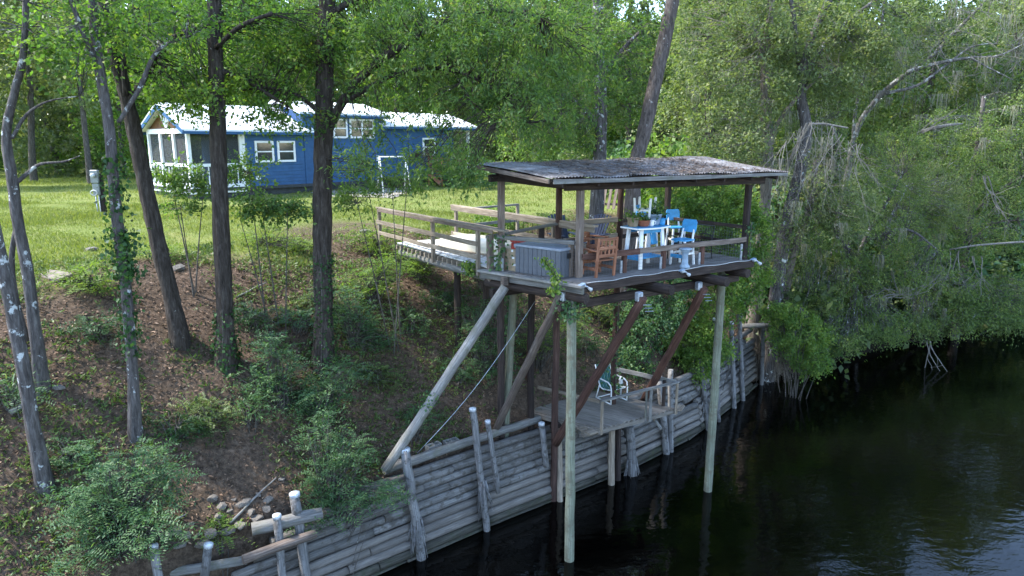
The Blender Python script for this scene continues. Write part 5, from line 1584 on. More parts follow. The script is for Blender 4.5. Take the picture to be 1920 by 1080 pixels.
r3 = tree('riverside_tree', 'short brown leaning trunk lowest at the wall end under the dead twigs', c3, bk='pale', ells=[E(1550, 330, Yc - 1.8, (1.3, .7, 1.2), 34, 36, .6), E(1590, 400, Yc - 1.8, (1.1, .7, 1.0), 30, 36, .6), E(1480, 440, Yc - 1.2, (1.0, .8, .8), 26, 40, .6), E(1440, 500, Yc - 1.0, (.7, .6, .8), 20, 40, .6)], leaf='pale', size=.11, asp=.45, seed=23)
# the fallen-in tangle of bare pale twigs
Yt = 26.4
tg = thing('dead_branch_tangle', 'tangle of bare pale grey drooping branches above the wall end', 'branches', at(1500, 300, Y=Yt))
mb = MB(); rg = np.random.default_rng(5)
a0 = at(1590, 175, Y=Yt + 1.2); b0 = at(1545, 232, Y=Yt)
mb.tube([at(1470, 330, Y=Yt + 1.2), at(1490, 280, Y=Yt + .6), at(1520, 232, Y=Yt), b0, at(1590, 240, Y=Yt - .2)], [.07, .06, .05, .045, .03], 7, False)
for k in range(36):
    t = rg.random(); s = at(1470 + 150 * t, 270 - 45 * math.sin(3.14 * min(1, t * 1.2)), Y=Yt + rg.uniform(-.5, .6))
    bare_twigs(tg, s, (rg.normal() * .5 + .1, rg.normal() * .3 - .2, -1.0), rg.uniform(1.2, 3.2), .014, 2, rg, mb, 3, .55, -.05)
tag(mk('branches', mb.mesh('b'), BK['dead'], tg), kind='stuff')
moss_on(tg, [MA(1450, 440, Yt, 1.3, .3), MA(1520, 330, Yt, 1.5, .4), MA(1560, 300, Yt - .2, 1.4, .35), MA(1510, 460, Yt, 1.0, .25), MA(1580, 420, Yt - .2, .9, .25), MA(1490, 380, Yt, 1.2, .35), MA(1540, 260, Yt, 1.6, .5), MA(1595, 300, Yt, 1.2, .3), MA(1465, 300, Yt + .4, 1.2, .4)], rgm, 26)
# long mossy dead limb reaching right
Yd = 29.0
dl = pxpath([(1570, 420, .13), (1590, 320, .125), (1608, 240, .12), (1645, 185, .11), (1690, 145, .10), (1740, 112, .085), (1790, 60, .07), (1840, 10, .05), (1880, -40, .03)], Yd + 3.0, Yd - 1.0)
r4 = tree('riverside_tree', 'leaning lichen-white tree whose bare limbs reach right across the foliage', grounded(pxpath([(1548, 560, .16), (1560, 500, .14)], Yd + 3.2) + dl),
     [pxpath([(1700, 135, .08), (1760, 118, .07), (1820, 108, .05), (1870, 105, .04), (1925, 80, .02)], Yd - .4, Yd - 1.6), pxpath([(1660, 175, .07), (1720, 160, .06), (1770, 125, .045), (1830, 85, .03), (1910, 85, .015)], Yd - .4, Yd - 1.0),
      pxpath([(1598, 280, .07), (1605, 200, .07), (1625, 130, .06), (1650, 60, .05), (1660, -20, .03)], Yd + 1.8, Yd + .2), pxpath([(1820, 108, .04), (1850, 125, .03), (1900, 150, .015)], Yd - 1.2, Yd - 1.6)],
     bk='white', ells=[E(1780, 40, Yd, (2.2, 1.8, 1.2), 36, 36, .8), E(1680, 90, Yd + .5, (1.6, 1.4, 1.0), 26, 36, .8), E(1890, 30, Yd - 1, (1.6, 1.4, 1.2), 28, 36, .8)], leaf='pale', size=.13, asp=.4, seed=24)
mb = MB(); rg = np.random.default_rng(8)
for (u, v, n) in ((1790, 60, 8), (1850, 105, 10), (1900, 80, 8), (1720, 150, 5), (1830, 20, 9), (1880, 130, 5), (1760, 115, 5)):
    for k in range(n): bare_twigs(r4, at(u + rg.uniform(-25, 25), v + rg.uniform(-8, 8), Y=Yd - 1.0), (rg.normal(), rg.normal() * .5, rg.normal() * .6 + .1), rg.uniform(.8, 1.8), .014, 2, rg, mb, 3, .6)
tag(mk('bare_twigs', mb.mesh('b'), BK['dead'], r4), kind='stuff')
moss_on(r4, [MA(1645, 85, Yd, 1.6, .35), MA(1640, 130, Yd, 1.2, .3), MA(1690, 90, Yd - .3, 1.3, .3), MA(1850, 110, Yd - 1.3, 1.2, .35), MA(1795, 135, Yd - 1, .8, .25), MA(1890, 30, Yd - 1.2, 1.6, .5), MA(1910, 90, Yd - 1.4, 1.1, .3), MA(1660, 60, Yd, 1.3, .35), MA(1735, 40, Yd, 1.2, .4), MA(1800, 20, Yd, 1.2, .5), MA(1870, 0, Yd - .5, 1.4, .5), MA(1665, 185, Yd - .4, .6, .2)], rgm, 30)
# dense overhanging riverside crowns
Yr = 31.0
def rb(u, v, Y): p = at(u, v, Y=Y); return p
r5 = tree('riverside_tree', 'dense low tree overhanging the water just right of the dead twigs', grounded(pxpath([(1600, 540, .16), (1612, 490, .14), (1622, 450, .12), (1650, 400, .1), (1690, 330, .06)], 32.2, 31.0)),
     [pxpath([(1612, 500, .08), (1570, 440, .06), (1540, 400, .03)], 30.3, 29.2), pxpath([(1630, 450, .08), (1700, 430, .06), (1760, 470, .03)], 30.2, 28.6)], bk='lichen',
     ells=[E(1640, 420, 29.6, (2.2, 1.5, 2.2), 170, 44, .8), E(1590, 530, 28.6, (1.6, 1.1, 1.3), 90, 44, .7), E(1700, 500, 29.2, (2.0, 1.3, 1.3), 120, 44, .8), E(1650, 600, 28.4, (1.5, 1.0, .7), 60, 40, .7), E(1570, 610, 27.6, (1.1, .9, .8), 45, 40, .6), E(1660, 300, 31.0, (2.0, 1.5, 1.6), 120, 44, .8), E(1520, 560, 27.6, (.9, .7, .7), 34, 40, .6), E(1500, 480, 28.6, (1.0, .8, 1.2), 60, 40, .6), E(1530, 400, 27.2, (1.2, .8, 1.2), 50, 40, .6), E(1560, 640, 27.0, (1.0, .7, .5), 44, 40, .6), E(1620, 625, 28.0, (1.3, .8, .5), 50, 40, .6), E(1690, 610, 29.0, (1.4, .8, .6), 55, 40, .6)], leaf='river', size=.115, asp=.36, spread=.14, seed=25, droop=-.2)
r6 = tree('riverside_tree', 'thin white-barked stem leaning right under the dense overhang', grounded(pxpath([(1618, 560, .1), (1640, 520, .09), (1655, 470, .085), (1665, 420, .07), (1700, 350, .05)], 32.4, 31.0)), bk='white',
     ells=[E(1740, 380, 31.5, (2.0, 1.5, 1.8), 120, 44, .8)], leaf='pale', size=.12, asp=.36, seed=26)
r7 = tree('riverside_tree', 'broad green tree filling the right edge above the water', grounded(pxpath([(1800, 560, .2), (1810, 480, .18), (1820, 400, .16), (1830, 300, .13), (1845, 180, .09)], 34.5, 34.5)),
     [pxpath([(1815, 440, .09), (1740, 400, .07), (1680, 400, .03)], 34.5, 32.8), pxpath([(1820, 400, .09), (1900, 340, .07), (1960, 320, .03)], 34.5, 33), pxpath([(1812, 460, .06), (1860, 420, .05), (1925, 412, .03)], 34.3, 32.6)], bk='lichen',
     ells=[E(1780, 300, 33.0, (2.8, 1.8, 2.6), 230, 44, .9), E(1850, 420, 32.8, (2.4, 1.6, 2.0), 170, 44, .9), E(1760, 540, 31.6, (2.2, 1.4, 1.1), 110, 44, .8), E(1880, 560, 32.2, (2.2, 1.4, 1.1), 120, 44, .8), E(1900, 270, 34, (2.8, 2, 2.4), 190, 44, .9), E(1720, 410, 32.2, (1.7, 1.3, 1.6), 100, 44, .8), E(1830, 590, 31.0, (1.5, 1.0, .5), 44, 40, .7), E(1930, 600, 31.4, (1.6, 1.0, .6), 50, 40, .7), E(1770, 605, 30.6, (1.6, .9, .6), 60, 40, .7), E(1860, 600, 31.4, (1.7, .9, .7), 70, 40, .7), E(1980, 560, 33, (2.2, 1.2, 1.4), 70, 40, .8)], leaf='river', size=.125, asp=.36, spread=.17, seed=27, droop=-.2)
mb = MB(); rg = np.random.default_rng(9)
for (u, v, Y_, dn) in ((1790, 470, 31.0, (.25, 0, -1)), (1740, 640, 29.4, (0, 0, -1)), (1650, 560, 28.6, (.9, 0, .3)), (1720, 250, 30.5, (.5, -.2, .35)), (1700, 560, 29.0, (-.6, 0, .3)), (1830, 480, 31.2, (.4, 0, -1)), (1850, 330, 31.0, (.3, 0, -.9))):
    for k in range(3): bare_twigs(r7, at(u + rg.uniform(-10, 10), v, Y=Y_), dn, rg.uniform(1.4, 2.4), .028, 2, rg, mb, 3, .45)
tag(mk('bare_twigs', mb.mesh('b'), BK['dead'], r7), kind='stuff')
mb = MB(); mb.tube([at(1725, 248, Y=30.6), at(1750, 240, Y=30.4), at(1775, 235, Y=30.4), at(1805, 232, Y=30.6)], [.07, .085, .07, .03], 7); mk('bare_limb', mb.mesh('l', True), BK['dead'], r7)
mb = MB(); mb.tube([at(1780, 468, Y=31.0), at(1830, 460, Y=30.6), at(1880, 456, Y=30.6), at(1940, 452, Y=30.6)], [.04, .045, .05, .055], 6); mk('bare_limb', mb.mesh('l', True), BK['dead'], r7)
moss_on(r5, [MA(u_, v_, 28.2, L_, .28) for u_, v_, L_ in ((1540, 470, 1.2), (1580, 500, 1.3), (1610, 440, 1.0), (1650, 480, 1.2), (1690, 430, 1.1), (1500, 520, 1.0), (1630, 380, 1.3), (1560, 400, 1.4), (1700, 540, 1.0), (1660, 560, .9))], rgm, 24)
moss_on(r7, [MA(1765, 500, 31, 1.6, .3), MA(1770, 580, 30.6, 1.5, .12), MA(1760, 440, 31, 1.2, .4), MA(1845, 260, 31.5, 1.2, .3), MA(1740, 520, 30.5, 1.0, .25), MA(1900, 200, 32, 1.4, .4), MA(1700, 620, 29, .6, .12)], rgm, 24)
# tall airy trees behind
for i, (u, Yb, hgt, lab) in enumerate(((1330, 40, 19, 'tall pale green tree behind the deck roof to the right of the leaning pine'), (1560, 42, 20, 'tall airy tree behind the lichen-white leaning tree'), (1720, 44, 15.5, 'tall tree behind the broad riverside crown'), (1880, 46, 15, 'tall tree behind the right edge of the river foliage'), (1420, 50, 22, 'tall tree far behind the pale trunk at the wall end'), (2050, 47, 13.5, 'tall tree just beyond the right edge of the river view'), (2250, 52, 13, 'tree on the far river bend at the right'))):
    b_ = at(u, 300, Y=Yb); g_ = tz(b_.x, b_.y); rg = np.random.default_rng(100 + i)
    path = [(b_.x, b_.y, g_ - .4, .34), (b_.x + .1, b_.y, g_ + 2, .28), (b_.x + rg.normal() * .4, b_.y, g_ + hgt * .5, .2), (b_.x + rg.normal() * .8, b_.y, g_ + hgt * .95, .05)]
    el = []
    for k in range(9):
        zz = g_ + hgt * (.12 + .8 * k / 8); w_ = 3.6 * math.sin(math.pi * (.2 + .72 * k / 8)) + .8
        el.append(EW(b_.x + rg.normal() * 1.1, b_.y + rg.normal() * .8 - .5, zz, (w_, w_ * .8, 1.9), 64, 34, 1.2))
    tr_ = tree('riverside_tree', lab, path, (), el, 'far', ['pale', 'river', 'river', 'pale', 'pale', 'river', 'river'][i], .26, .5, .24, 120 + i, group='tall trees behind the riverside foliage', sides=9)
    if i in (0, 1, 2, 3): moss_on(tr_, [(b_.x + rg.normal() * 2.8, b_.y - 3.2, g_ + rg.uniform(4, 13), 2.2, .6) for _ in range(16)], rgm, 30)
# vine-covered undergrowth behind and beside the deck
def thicket(label, ells, leaf, size, seed, name='shrub', cat='shrub', stems=5, asp=.6, group=None, spread=.12):
    rg = np.random.default_rng(seed)
    c = np.mean([e[0] for e in ells], 0); g_ = tz(c[0], c[1])
    root = thing(name, label, cat, (c[0], c[1], g_), 0, group)
    mb = MB(); nd = []
    for e in ells:
        for k in range(stems):
            p = np.array(e[0]) + rg.normal(size=3) * np.array(e[1]) * .4
            bx_, by_ = c[0] + rg.normal() * .15, c[1] + rg.normal() * .15
            q = Vector((bx_, by_, tz(bx_, by_) - .1)); m_ = q.lerp(Vector(p), .5) + Vector((0, 0, .1))
            mb.tube([q, m_, Vector(p)], [.022, .016, .008], 5, False); nd += [tuple(m_), tuple(p)]
    tag(mk('stems', mb.mesh('s'), BK['far'], root), kind='stuff')
    build_crown(root, ells, leaf, size, asp, spread, rg, np.array(nd), True, BK['far'], -.05, 'foliage', .005)
    return root
thicket('bright vine-covered thicket behind the far end of the deck', [E(1340, 400, 25.5, (1.6, 1.2, 1.2), 130, 46, .6), E(1300, 350, 27, (1.8, 1.3, 1.2), 110, 46, .6), E(1390, 440, 25.0, (1.1, 1.0, 1.2), 80, 46, .6)], 'bright', .13, 31)
thicket('bright leafy thicket on the bank between deck and wall end', [E(1330, 560, 24.0, (1.4, 1.0, 1.3), 110, 46, .55), E(1390, 520, 25.2, (1.0, .9, 1.2), 80, 46, .55), E(1300, 640, 23.4, (1.2, .8, .9), 80, 46, .5)], 'bright', .12, 32)
thicket('hanging vine spilling over the wall top beside the splintered piling', [E(1310, 690, 22.9, (.5, .4, .7), 40, 40, .4), E(1340, 660, 23.6, (.7, .5, .5), 40, 40, .4), E(1290, 655, 23.2, (.6, .5, .5), 34, 40, .4)], 'bright', .10, 33)
thicket('low leafy shrub on the bank behind the lower platform', [E(1205, 610, 22.6, (1.0, .8, 1.0), 70, 44, .5), E(1240, 560, 23.4, (1.2, .9, 1.0), 80, 44, .5), E(1190, 680, 22.0, (.6, .5, .6), 34, 40, .4)], 'shrub', .11, 34)
thicket('round bright green bush leaning over the water past the wall end', [E(1500, 630, 26.0, (1.2, .9, .9), 130, 48, .45), E(1470, 590, 26.4, (.8, .7, .5), 50, 44, .4), E(1520, 680, 25.6, (.7, .6, .5), 50, 44, .4)], 'bright', .10, 35, spread=.09)
thicket('dark leafy brush under the overhang at the water edge', [E(1570, 590, 30.0, (1.6, 1, 1.1), 70, 44, .6), E(1700, 590, 33, (2.5, 1.2, 1.2), 80, 44, .7), E(1850, 560, 36.5, (3.5, 1.2, 1.6), 100, 44, .8), E(1950, 540, 38, (3.5, 1.2, 2), 80, 44, .8)], 'wood', .16, 36)
# ---------------------------------------------------------------- the wood behind the house
def proto(seed, hgt, wid, nc, leaf, size, low=.2, bk='far'):
    rg = np.random.default_rng(seed)
    path = [(0, 0, -.4, .3), (0, 0, 1.5, .24), (rg.normal() * .4, rg.normal() * .4, hgt * .5, .17), (rg.normal() * .7, rg.normal() * .7, hgt * .95, .04)]
    el = []
    for k in range(9):
        t = k / 8; w_ = wid * (math.sin(math.pi * (.22 + .7 * t)) + .05)
        el.append(EW(rg.normal() * .8, rg.normal() * .8, hgt * (low + (.95 - low) * t), (w_, w_, hgt * .09), nc, 30, 1.3))
    mb = MB(); S_ = trunk_tube(mb, path, 8, .08, seed)
    tm = mb.mesh('trunk', True)
    parts = []
    for (c, r, n_, nl, cl) in el:
        P, D = in_ell(n_, c, r, rg); dirs = unit(D * .7 + rg.normal(size=D.shape) * .5); ln = cl * rg.uniform(.6, 1.3, n_)
        parts.append(sprays(P - dirs * ln[:, None] * .5, dirs, ln, nl, .3, size, rg))
    a = cat5(parts)
    return tm, leaf_mesh('crown', a[0], a[1], a[2], a[3], .55, a[4])
PR = [proto(201, 20, 3.8, 34, 'wood', .36, .14), proto(202, 23, 3.4, 32, 'wood', .36, .25), proto(203, 17, 4.2, 34, 'wood', .36, .08), proto(204, 24, 3.0, 30, 'wood', .36, .35)]
for k, (a, b) in enumerate(PR):
    a.materials.append(BK['far']); b.materials.append(LM[['wood', 'wood', 'gum', 'pale'][k]])
rg = np.random.default_rng(300)
cnt = 0
GRP = 'trees of the wood behind the house'
spots = []
for i in range(500):
    if len(spots) >= 60: break
    Y_ = rg.uniform(52, 92); u = rg.uniform(-260, 1500)
    p = at(u, 280, Y=Y_)
    if Y_ < 58 and 250 < u < 1000: continue
    if any(math.hypot(p.x - q[0], p.y - q[1]) < 4.0 for q in spots): continue
    spots.append((p.x, p.y, u, Y_))
for (x, y, u, Y_) in spots:
    k = int(rg.integers(0, 4)); s = rg.uniform(.8, 1.15)
    kd = ['full-crowned', 'tall', 'low broad', 'slender pale'][k]
    reg = 'beyond the lawn left of the porch' if u < 250 else 'in the wood behind the porch end of the house' if u < 600 else 'in the wood behind the far end of the house' if u < 950 else 'in the wood beyond the lawn behind the deck' if u < 1250 else 'in the wood behind the leaning pine'
    lab = kd + ' leafy tree ' + reg
    o = thing('woodland_tree', lab, 'tree', (x, y, tz(x, y)), 0, GRP if u > 250 else 'trees of the wood beyond the lawn')
    mk('trunk', PR[k][0], None, o, None, True); mk('crown', PR[k][1], None, o, None, True)
    place(o, (x, y, tz(x, y)), rg.uniform(0, 6.28), 0, 0, s)
for i in range(400):
    if cnt >= 22: break
    u = rg.uniform(1280, 2300); Y_ = rg.uniform(50, 80); p = at(u, 280, Y=Y_); s_, _t = shore_sd(np.array([p.x]), np.array([p.y]))
    if s_[0] < 6 or any(math.hypot(p.x - q[0], p.y - q[1]) < 4.2 for q in spots): continue
    spots.append((p.x, p.y, u, Y_)); cnt += 1
    k = int(rg.integers(0, 4)); s = rg.uniform(.58, .7) if u > 1600 else rg.uniform(.85, 1.2)
    o = thing('woodland_tree', ['full-crowned', 'tall', 'low broad', 'slender pale'][k] + ' leafy tree in the wood behind ' + ('the wall-end trunks' if u < 1600 else 'the right-hand riverside foliage'), 'tree', (p.x, p.y, tz(p.x, p.y)), 0, 'trees of the wood behind the riverside foliage')
    mk('trunk', PR[k][0], None, o, None, True); mk('crown', PR[k][1], None, o, None, True)
    place(o, (p.x, p.y, tz(p.x, p.y)), rg.uniform(0, 6.28), 0, 0, s)
# nearer trees at the lawn's left edge, with pale leaves
for i, (u, v, Y_, k, s, lab) in enumerate(((165, 300, 43, 3, .75, 'pale grey-green tree at the left lawn edge behind the meter post'), (60, 300, 47, 1, .9, 'tree with a bare trunk at the far left lawn edge'), (-60, 310, 40, 0, .8, 'tree at the extreme left edge of the lawn'), (230, 300, 52, 2, .8, 'low spreading tree left of the screened porch'))):
    p = at(u, v, Y=Y_)
    o = thing('woodland_tree', lab, 'tree', (p.x, p.y, tz(p.x, p.y)))
    mk('trunk', PR[k][0], None, o, None, True); mk('crown', PR[k][1], None, o, None, True)
    place(o, (p.x, p.y, tz(p.x, p.y)), i * 1.3, 0, 0, s)
# understory along the far edge of the lawn
rgu = np.random.default_rng(301)
def ubush(seed):
    rg = np.random.default_rng(seed); P, D = in_ell(90, (0, 0, 1.0), (1.9, 1.5, 1.1), rg); d = unit(D + rg.normal(size=D.shape) * .4)
    a = sprays(P, d, np.full(90, .7), 26, .2, .24, rg); return leaf_mesh('foliage', a[0], a[1], a[2], a[3], .55, a[4])
UB = [ubush(310), ubush(311), ubush(312)]
for k, m_ in enumerate(UB): m_.materials.append(LM[['wood', 'shrub', 'bright'][k]])
for i in range(34):
    u = rgu.uniform(-150, 1380); Y_ = rgu.uniform(49, 60) if not 200 < u < 960 else rgu.uniform(55, 64)
    p = at(u, 290, Y=Y_); s = rgu.uniform(.7, 1.5)
    o = mk('undergrowth_bush', UB[i % 3], None, None, None)
    place(o, (p.x, p.y, tz(p.x, p.y) - .1), rgu.uniform(0, 6), 0, 0, s)
    tag(o, 'leafy bush of the undergrowth along the far edge of the lawn', 'bush', 'undergrowth along the far lawn edge')
for i, (u, v, Y_, s, k, lab) in enumerate(((1300, 330, 33, 1.3, 2, 'bright bush behind the leaning pine'), (1240, 340, 36, 1.4, 2, 'yellow-green bush seen under the roof behind the pine'), (1180, 330, 40, 1.2, 1, 'dark green bush seen between oak and pine'), (880, 345, 42, .8, 1, 'low bush at the far end of the blue house'), (930, 385, 26, .45, 2, 'low bright bush beyond the walkway rails'), (1090, 355, 46, 1.0, 0, 'bush on the lawn edge behind the oak'))):
    p = at(u, v, Y=Y_); o = mk('bush', UB[k], None, None, None); place(o, (p.x, p.y, tz(p.x, p.y) - .1), i * 2.1, 0, 0, s); tag(o, lab, 'bush')

for i in range(30):
    t_ = i / 29; k_ = 7 + 4 * t_; i_ = min(int(k_), 9); f_ = k_ - i_
    a_ = Vector((*SHORE[i_], 0)); b_ = Vector((*SHORE[i_ + 1], 0)); d_ = (b_ - a_).normalized(); p = a_.lerp(b_, min(1, f_)) if i_ < 9 else a_ + d_ * (t_ - .5) * 40
    p = p + Vector((-d_.y, d_.x, 0)) * rgu.uniform(.6, 5.5)
    if p.x < 12: continue
    o = mk('undergrowth_bush', UB[[0, 1, 0][i % 3]], None, None, None); place(o, (p.x, p.y, tz(p.x, p.y) - .2), rgu.uniform(0, 6), 0, 0, rgu.uniform(1.1, 1.9))
    tag(o, 'leafy bush of the undergrowth on the right-hand river bank', 'bush', 'undergrowth on the right-hand bank')
# ---------------------------------------------------------------- shrubs and ferns on the bank
def feathery(label, blobs, seed, leaf='shrub', frond=(.3, .7), leaflet=.085, pairs=8, name='feathery_shrub', asp=.34):
    """blobs: (px, py, Y offset, radii, fronds)"""
    rg = np.random.default_rng(seed)
    base = hit(blobs[0][0], blobs[0][1] + blobs[0][5]); root = thing(name, label, 'shrub', base)
    parts = []; mb = MB()
    for (u, v, dY, r, nf, _) in blobs:
        c = at(u, v, Y=base.y + dY); c.z = max(c.z, tz(c.x, c.y) + r[2] * .5)
        P, D = in_ell(nf, tuple(c), r, rg, .3)
        for i in range(nf): P[i, 2] = max(P[i, 2], tz(P[i, 0], P[i, 1]) + .12)
        d = D * .8 + rg.normal(size=D.shape) * .45; d[:, 2] = np.abs(d[:, 2]) * .4 + .12; d = unit(d)
        ln = rg.uniform(frond[0], frond[1], nf)
        P = np.array(tuple(c)) + (P - np.array(tuple(c))) * np.where(rg.random(nf) < .22, rg.uniform(1.1, 1.55, nf), rg.uniform(.75, 1.05, nf))[:, None]
        for i in range(nf): P[i, 2] = max(P[i, 2], tz(P[i, 0], P[i, 1]) + .1)
        h_ = int(nf * .72)
        parts.append(fronds(P[:h_] - d[:h_] * .1, d[:h_], ln[:h_], pairs, leaflet, rg))
        parts.append(sprays(P[h_:] - d[h_:] * .1, d[h_:], ln[h_:], 11, .075, leaflet * 1.05, rg))
        for i in range(0, nf, 3):
            q = Vector(base) + Vector(rg.normal(size=3) * .12); q.z = tz(q.x, q.y) - .05; p = Vector(P[i])
            mb.tube([q, q.lerp(p, .55) + Vector((0, 0, .12)), p], [.016, .011, .005], 4, False)
    a = cat5(parts)
    mk('foliage', leaf_mesh('foliage', a[0], a[1], a[2], a[3], asp, a[4]), LM[leaf], root)
    tag(mk('stems', mb.mesh('s'), BK['far'], root), kind='stuff')
    return root
feathery('large dark feathery bush at the lower left corner of the bank', [(230, 930, 0, (.9, .6, .7), 250, 90), (170, 960, -.3, (.6, .5, .5), 130, 0), (290, 1000, -.6, (.55, .4, .5), 110, 0), (260, 870, .2, (.6, .4, .35), 90, 0), (150, 1040, -.8, (.5, .4, .35), 70, 0), (310, 900, .1, (.4, .3, .3), 40, 0)], 401)
feathery('feathery bush growing over the wall behind the thick capped piling', [(620, 900, 0, (.6, .45, .55), 160, 60), (660, 850, .2, (.45, .4, .4), 95, 0), (690, 930, -.2, (.5, .35, .32), 80, 0), (600, 810, .5, (.4, .35, .5), 85, 0), (600, 960, -.4, (.45, .35, .35), 90, 0), (730, 930, -.2, (.3, .25, .2), 40, 0)], 402)
feathery('feathery sapling bush higher up above the wall bush', [(600, 745, 0, (.6, .45, .5), 160, 45), (640, 700, .3, (.5, .4, .4), 90, 0), (570, 770, 0, (.4, .35, .35), 70, 0)], 403)
feathery('slender feathery sapling right of the ivy-footed trunk', [(525, 690, 0, (.4, .35, .6), 110, 60), (510, 650, 0, (.3, .3, .35), 60, 0), (480, 740, -.2, (.45, .35, .4), 80, 0)], 404)
feathery('dark leafy shrub on the slope right of the big oak trunk', [(665, 600, 0, (.8, .6, .55), 190, 40), (700, 640, 0, (.6, .5, .4), 110, 0), (640, 560, .3, (.5, .4, .4), 80, 0)], 405)
feathery('green shrub below the near end of the walkway', [(690, 530, 0, (.8, .6, .5), 190, 35), (740, 500, .2, (.7, .5, .45), 130, 0)], 406, 'bright')
feathery('bright yellow-green bush at the lawn end of the walkway', [(715, 455, 0, (.8, .6, .5), 200, 25), (680, 440, .2, (.5, .4, .35), 80, 0)], 407, 'fern')
feathery('bright fern growing against the walkway edge', [(780, 490, 0, (.6, .35, .4), 100, 30)], 408, 'fern', (.4, .6), .09, 9)
feathery('bright clump of fern left of the big oak trunk', [(500, 440, 0, (.8, .5, .4), 110, 20), (560, 470, -.3, (.5, .4, .35), 70, 0)], 409, 'fern')
feathery('low bright fern beside the stone slab', [(165, 520, 0, (.7, .5, .3), 100, 20), (180, 545, -.2, (.5, .4, .3), 60, 0)], 410, 'fern')
feathery('dark low shrub behind the grey lichen trunk', [(190, 615, 0, (.7, .5, .35), 110, 20)], 411, 'ivy')
feathery('leafy plant under the deck left of the green inner pole', [(905, 640, 0, (.6, .5, .6), 150, 55), (890, 600, .4, (.5, .4, .5), 80, 0), (930, 700, -.2, (.45, .4, .4), 70, 0)], 412)
feathery('low weeds at the foot of the grey diagonal strut', [(780, 790, 0, (.45, .3, .3), 60, 30)], 413)
feathery('leafy plant on the slope under the deck behind the brown post', [(1010, 640, 0, (.6, .5, .5), 110, 45), (1060, 600, .6, (.7, .5, .5), 110, 0)], 414, 'bright')
feathery('small shrub on the lower slope left of the wall bush', [(470, 770, 0, (.4, .35, .3), 70, 25)], 415)
feathery('weedy plant at the far left edge of the bank', [(30, 740, 0, (.45, .35, .3), 50, 20), (20, 930, 0, (.4, .3, .3), 40, 0)], 416)
feathery('bright fern on the crest left of the leaning dark trunk', [(300, 470, 0, (.6, .5, .3), 80, 15)], 417, 'fern')
feathery('small bright plant among the near pilings', [(410, 1000, 0, (.3, .25, .2), 40, 15)], 418, 'bright')
for k_, (u_, v_, lab_) in enumerate(((760, 600, 'low leafy plant on the slope below the walkway middle'), (820, 560, 'leafy plant in the shade under the walkway'), (700, 700, 'small leafy plant on the slope left of the grey strut'), (860, 690, 'small plant between grey strut and inner green pole'), (1100, 640, 'leafy plant on the slope behind the near river pole'), (1120, 580, 'bushy plant high on the slope under the deck'), (560, 600, 'low plant between the straight trunk and the big oak'), (470, 590, 'small plant behind the ivy-footed trunk'), (380, 770, 'small weed clump on the open slope'), (130, 850, 'low weed above the large feathery bush'), (330, 800, 'tiny weed clump right of the grey lichen trunk'), (600, 560, 'plant at the foot of the big oak'))):
    feathery(lab_, [(u_, v_, 0, (.55, .4, .3), 60, 20), (u_ + 28, v_ + 12, 0, (.4, .3, .25), 30, 0)], 430 + k_, ['shrub', 'ivy', 'weed'][k_ % 3], (.25, .5))
# understory sprigs before the porch
def sapling(label, u, v, Yg, pts, ells, leaf, size, seed, asp=.55):
    g_ = hit(u, v); return thicket(label, ells, leaf, size, seed, 'sapling', 'sapling', 1, asp, spread=.1)
sapling('thin sapling with leafy sprays hiding the porch rail left of the straight trunk', 350, 520, 0, None, [E(340, 325, 17.6, (.75, .5, .28), 30, 34, .5), E(365, 350, 17.6, (.6, .4, .25), 16, 34, .5), E(330, 385, 17.2, (.5, .4, .15), 10, 30, .4)], 'oak', .11, 501)
sapling('thin sapling with leafy sprays right of the straight trunk before the porch', 480, 520, 0, None, [E(465, 320, 17.8, (.55, .5, .35), 22, 34, .5), E(500, 390, 17.4, (.8, .4, .3), 26, 34, .5), E(550, 390, 17.2, (.6, .4, .25), 20, 34, .5), E(470, 375, 17.4, (.5, .4, .3), 14, 34, .5)], 'oak', .11, 502)
sapling('sapling with sprays right of the big oak trunk before the house wall', 680, 520, 0, None, [E(670, 370, 18.2, (.7, .5, .3), 24, 34, .5), E(740, 340, 18.2, (.9, .5, .4), 34, 34, .5), E(660, 300, 18.5, (.6, .5, .5), 20, 34, .5), E(820, 290, 18.6, (.9, .6, .5), 34, 34, .5)], 'oak', .12, 503, .36)
# ivy on trunks
def ivy(label, path, r, n, seed, leaf='ivy', size=.1, bias=None):
    rg = np.random.default_rng(seed); P = np.array([p[:3] for p in path]); Rr = np.array([p[3] for p in path])
    t = rg.random(n) * (len(P) - 1); i = t.astype(int); f = (t - i)[:, None]
    C = P[i] * (1 - f) + P[np.minimum(i + 1, len(P) - 1)] * f; rad = Rr[i] + r * rg.random(n) ** 2
    a = rg.random(n) * 6.28; D = np.stack([np.cos(a), np.sin(a), np.zeros(n)], 1)
    if bias is not None: D = unit(D + np.array(bias))
    C = C + D * rad[:, None]
    A = rg.normal(size=(n, 3)) * .5; A[:, 2] -= .6; Nn = D + rg.normal(size=(n, 3)) * .35
    o = thing('ivy', label, 'ivy', P[0])
    mk('leaves', leaf_mesh('ivy', C, A, Nn, size * rg.uniform(.6, 1.2, n), .85, rg.random(n)), LM[leaf], o)
    mb = MB(); S_ = [Vector(p) + Vector((.02, -r_ * .98, 0)) for p, r_ in zip(P, Rr)]; mb.tube(S_, .014, 5, False); mk('stem', mb.mesh('i'), BK['far'], o)
    return o
t2s = smooth_path(t2, 4); t4s = smooth_path(t4, 4); t5s = smooth_path(t5, 4)
sel = lambda S_, z0, z1: [tuple(p) for p in S_ if z0 <= p[2] <= z1]
ivy('ivy wrapping the grey trunk from waist height to the fork', sel(t2s, 5.4, 9.9), .2, 800, 1)
ivy('bushy ivy tuft sticking out of the grey trunk', sel(t2s, 7.2, 8.4), .45, 420, 2, bias=(.6, 0, 0))
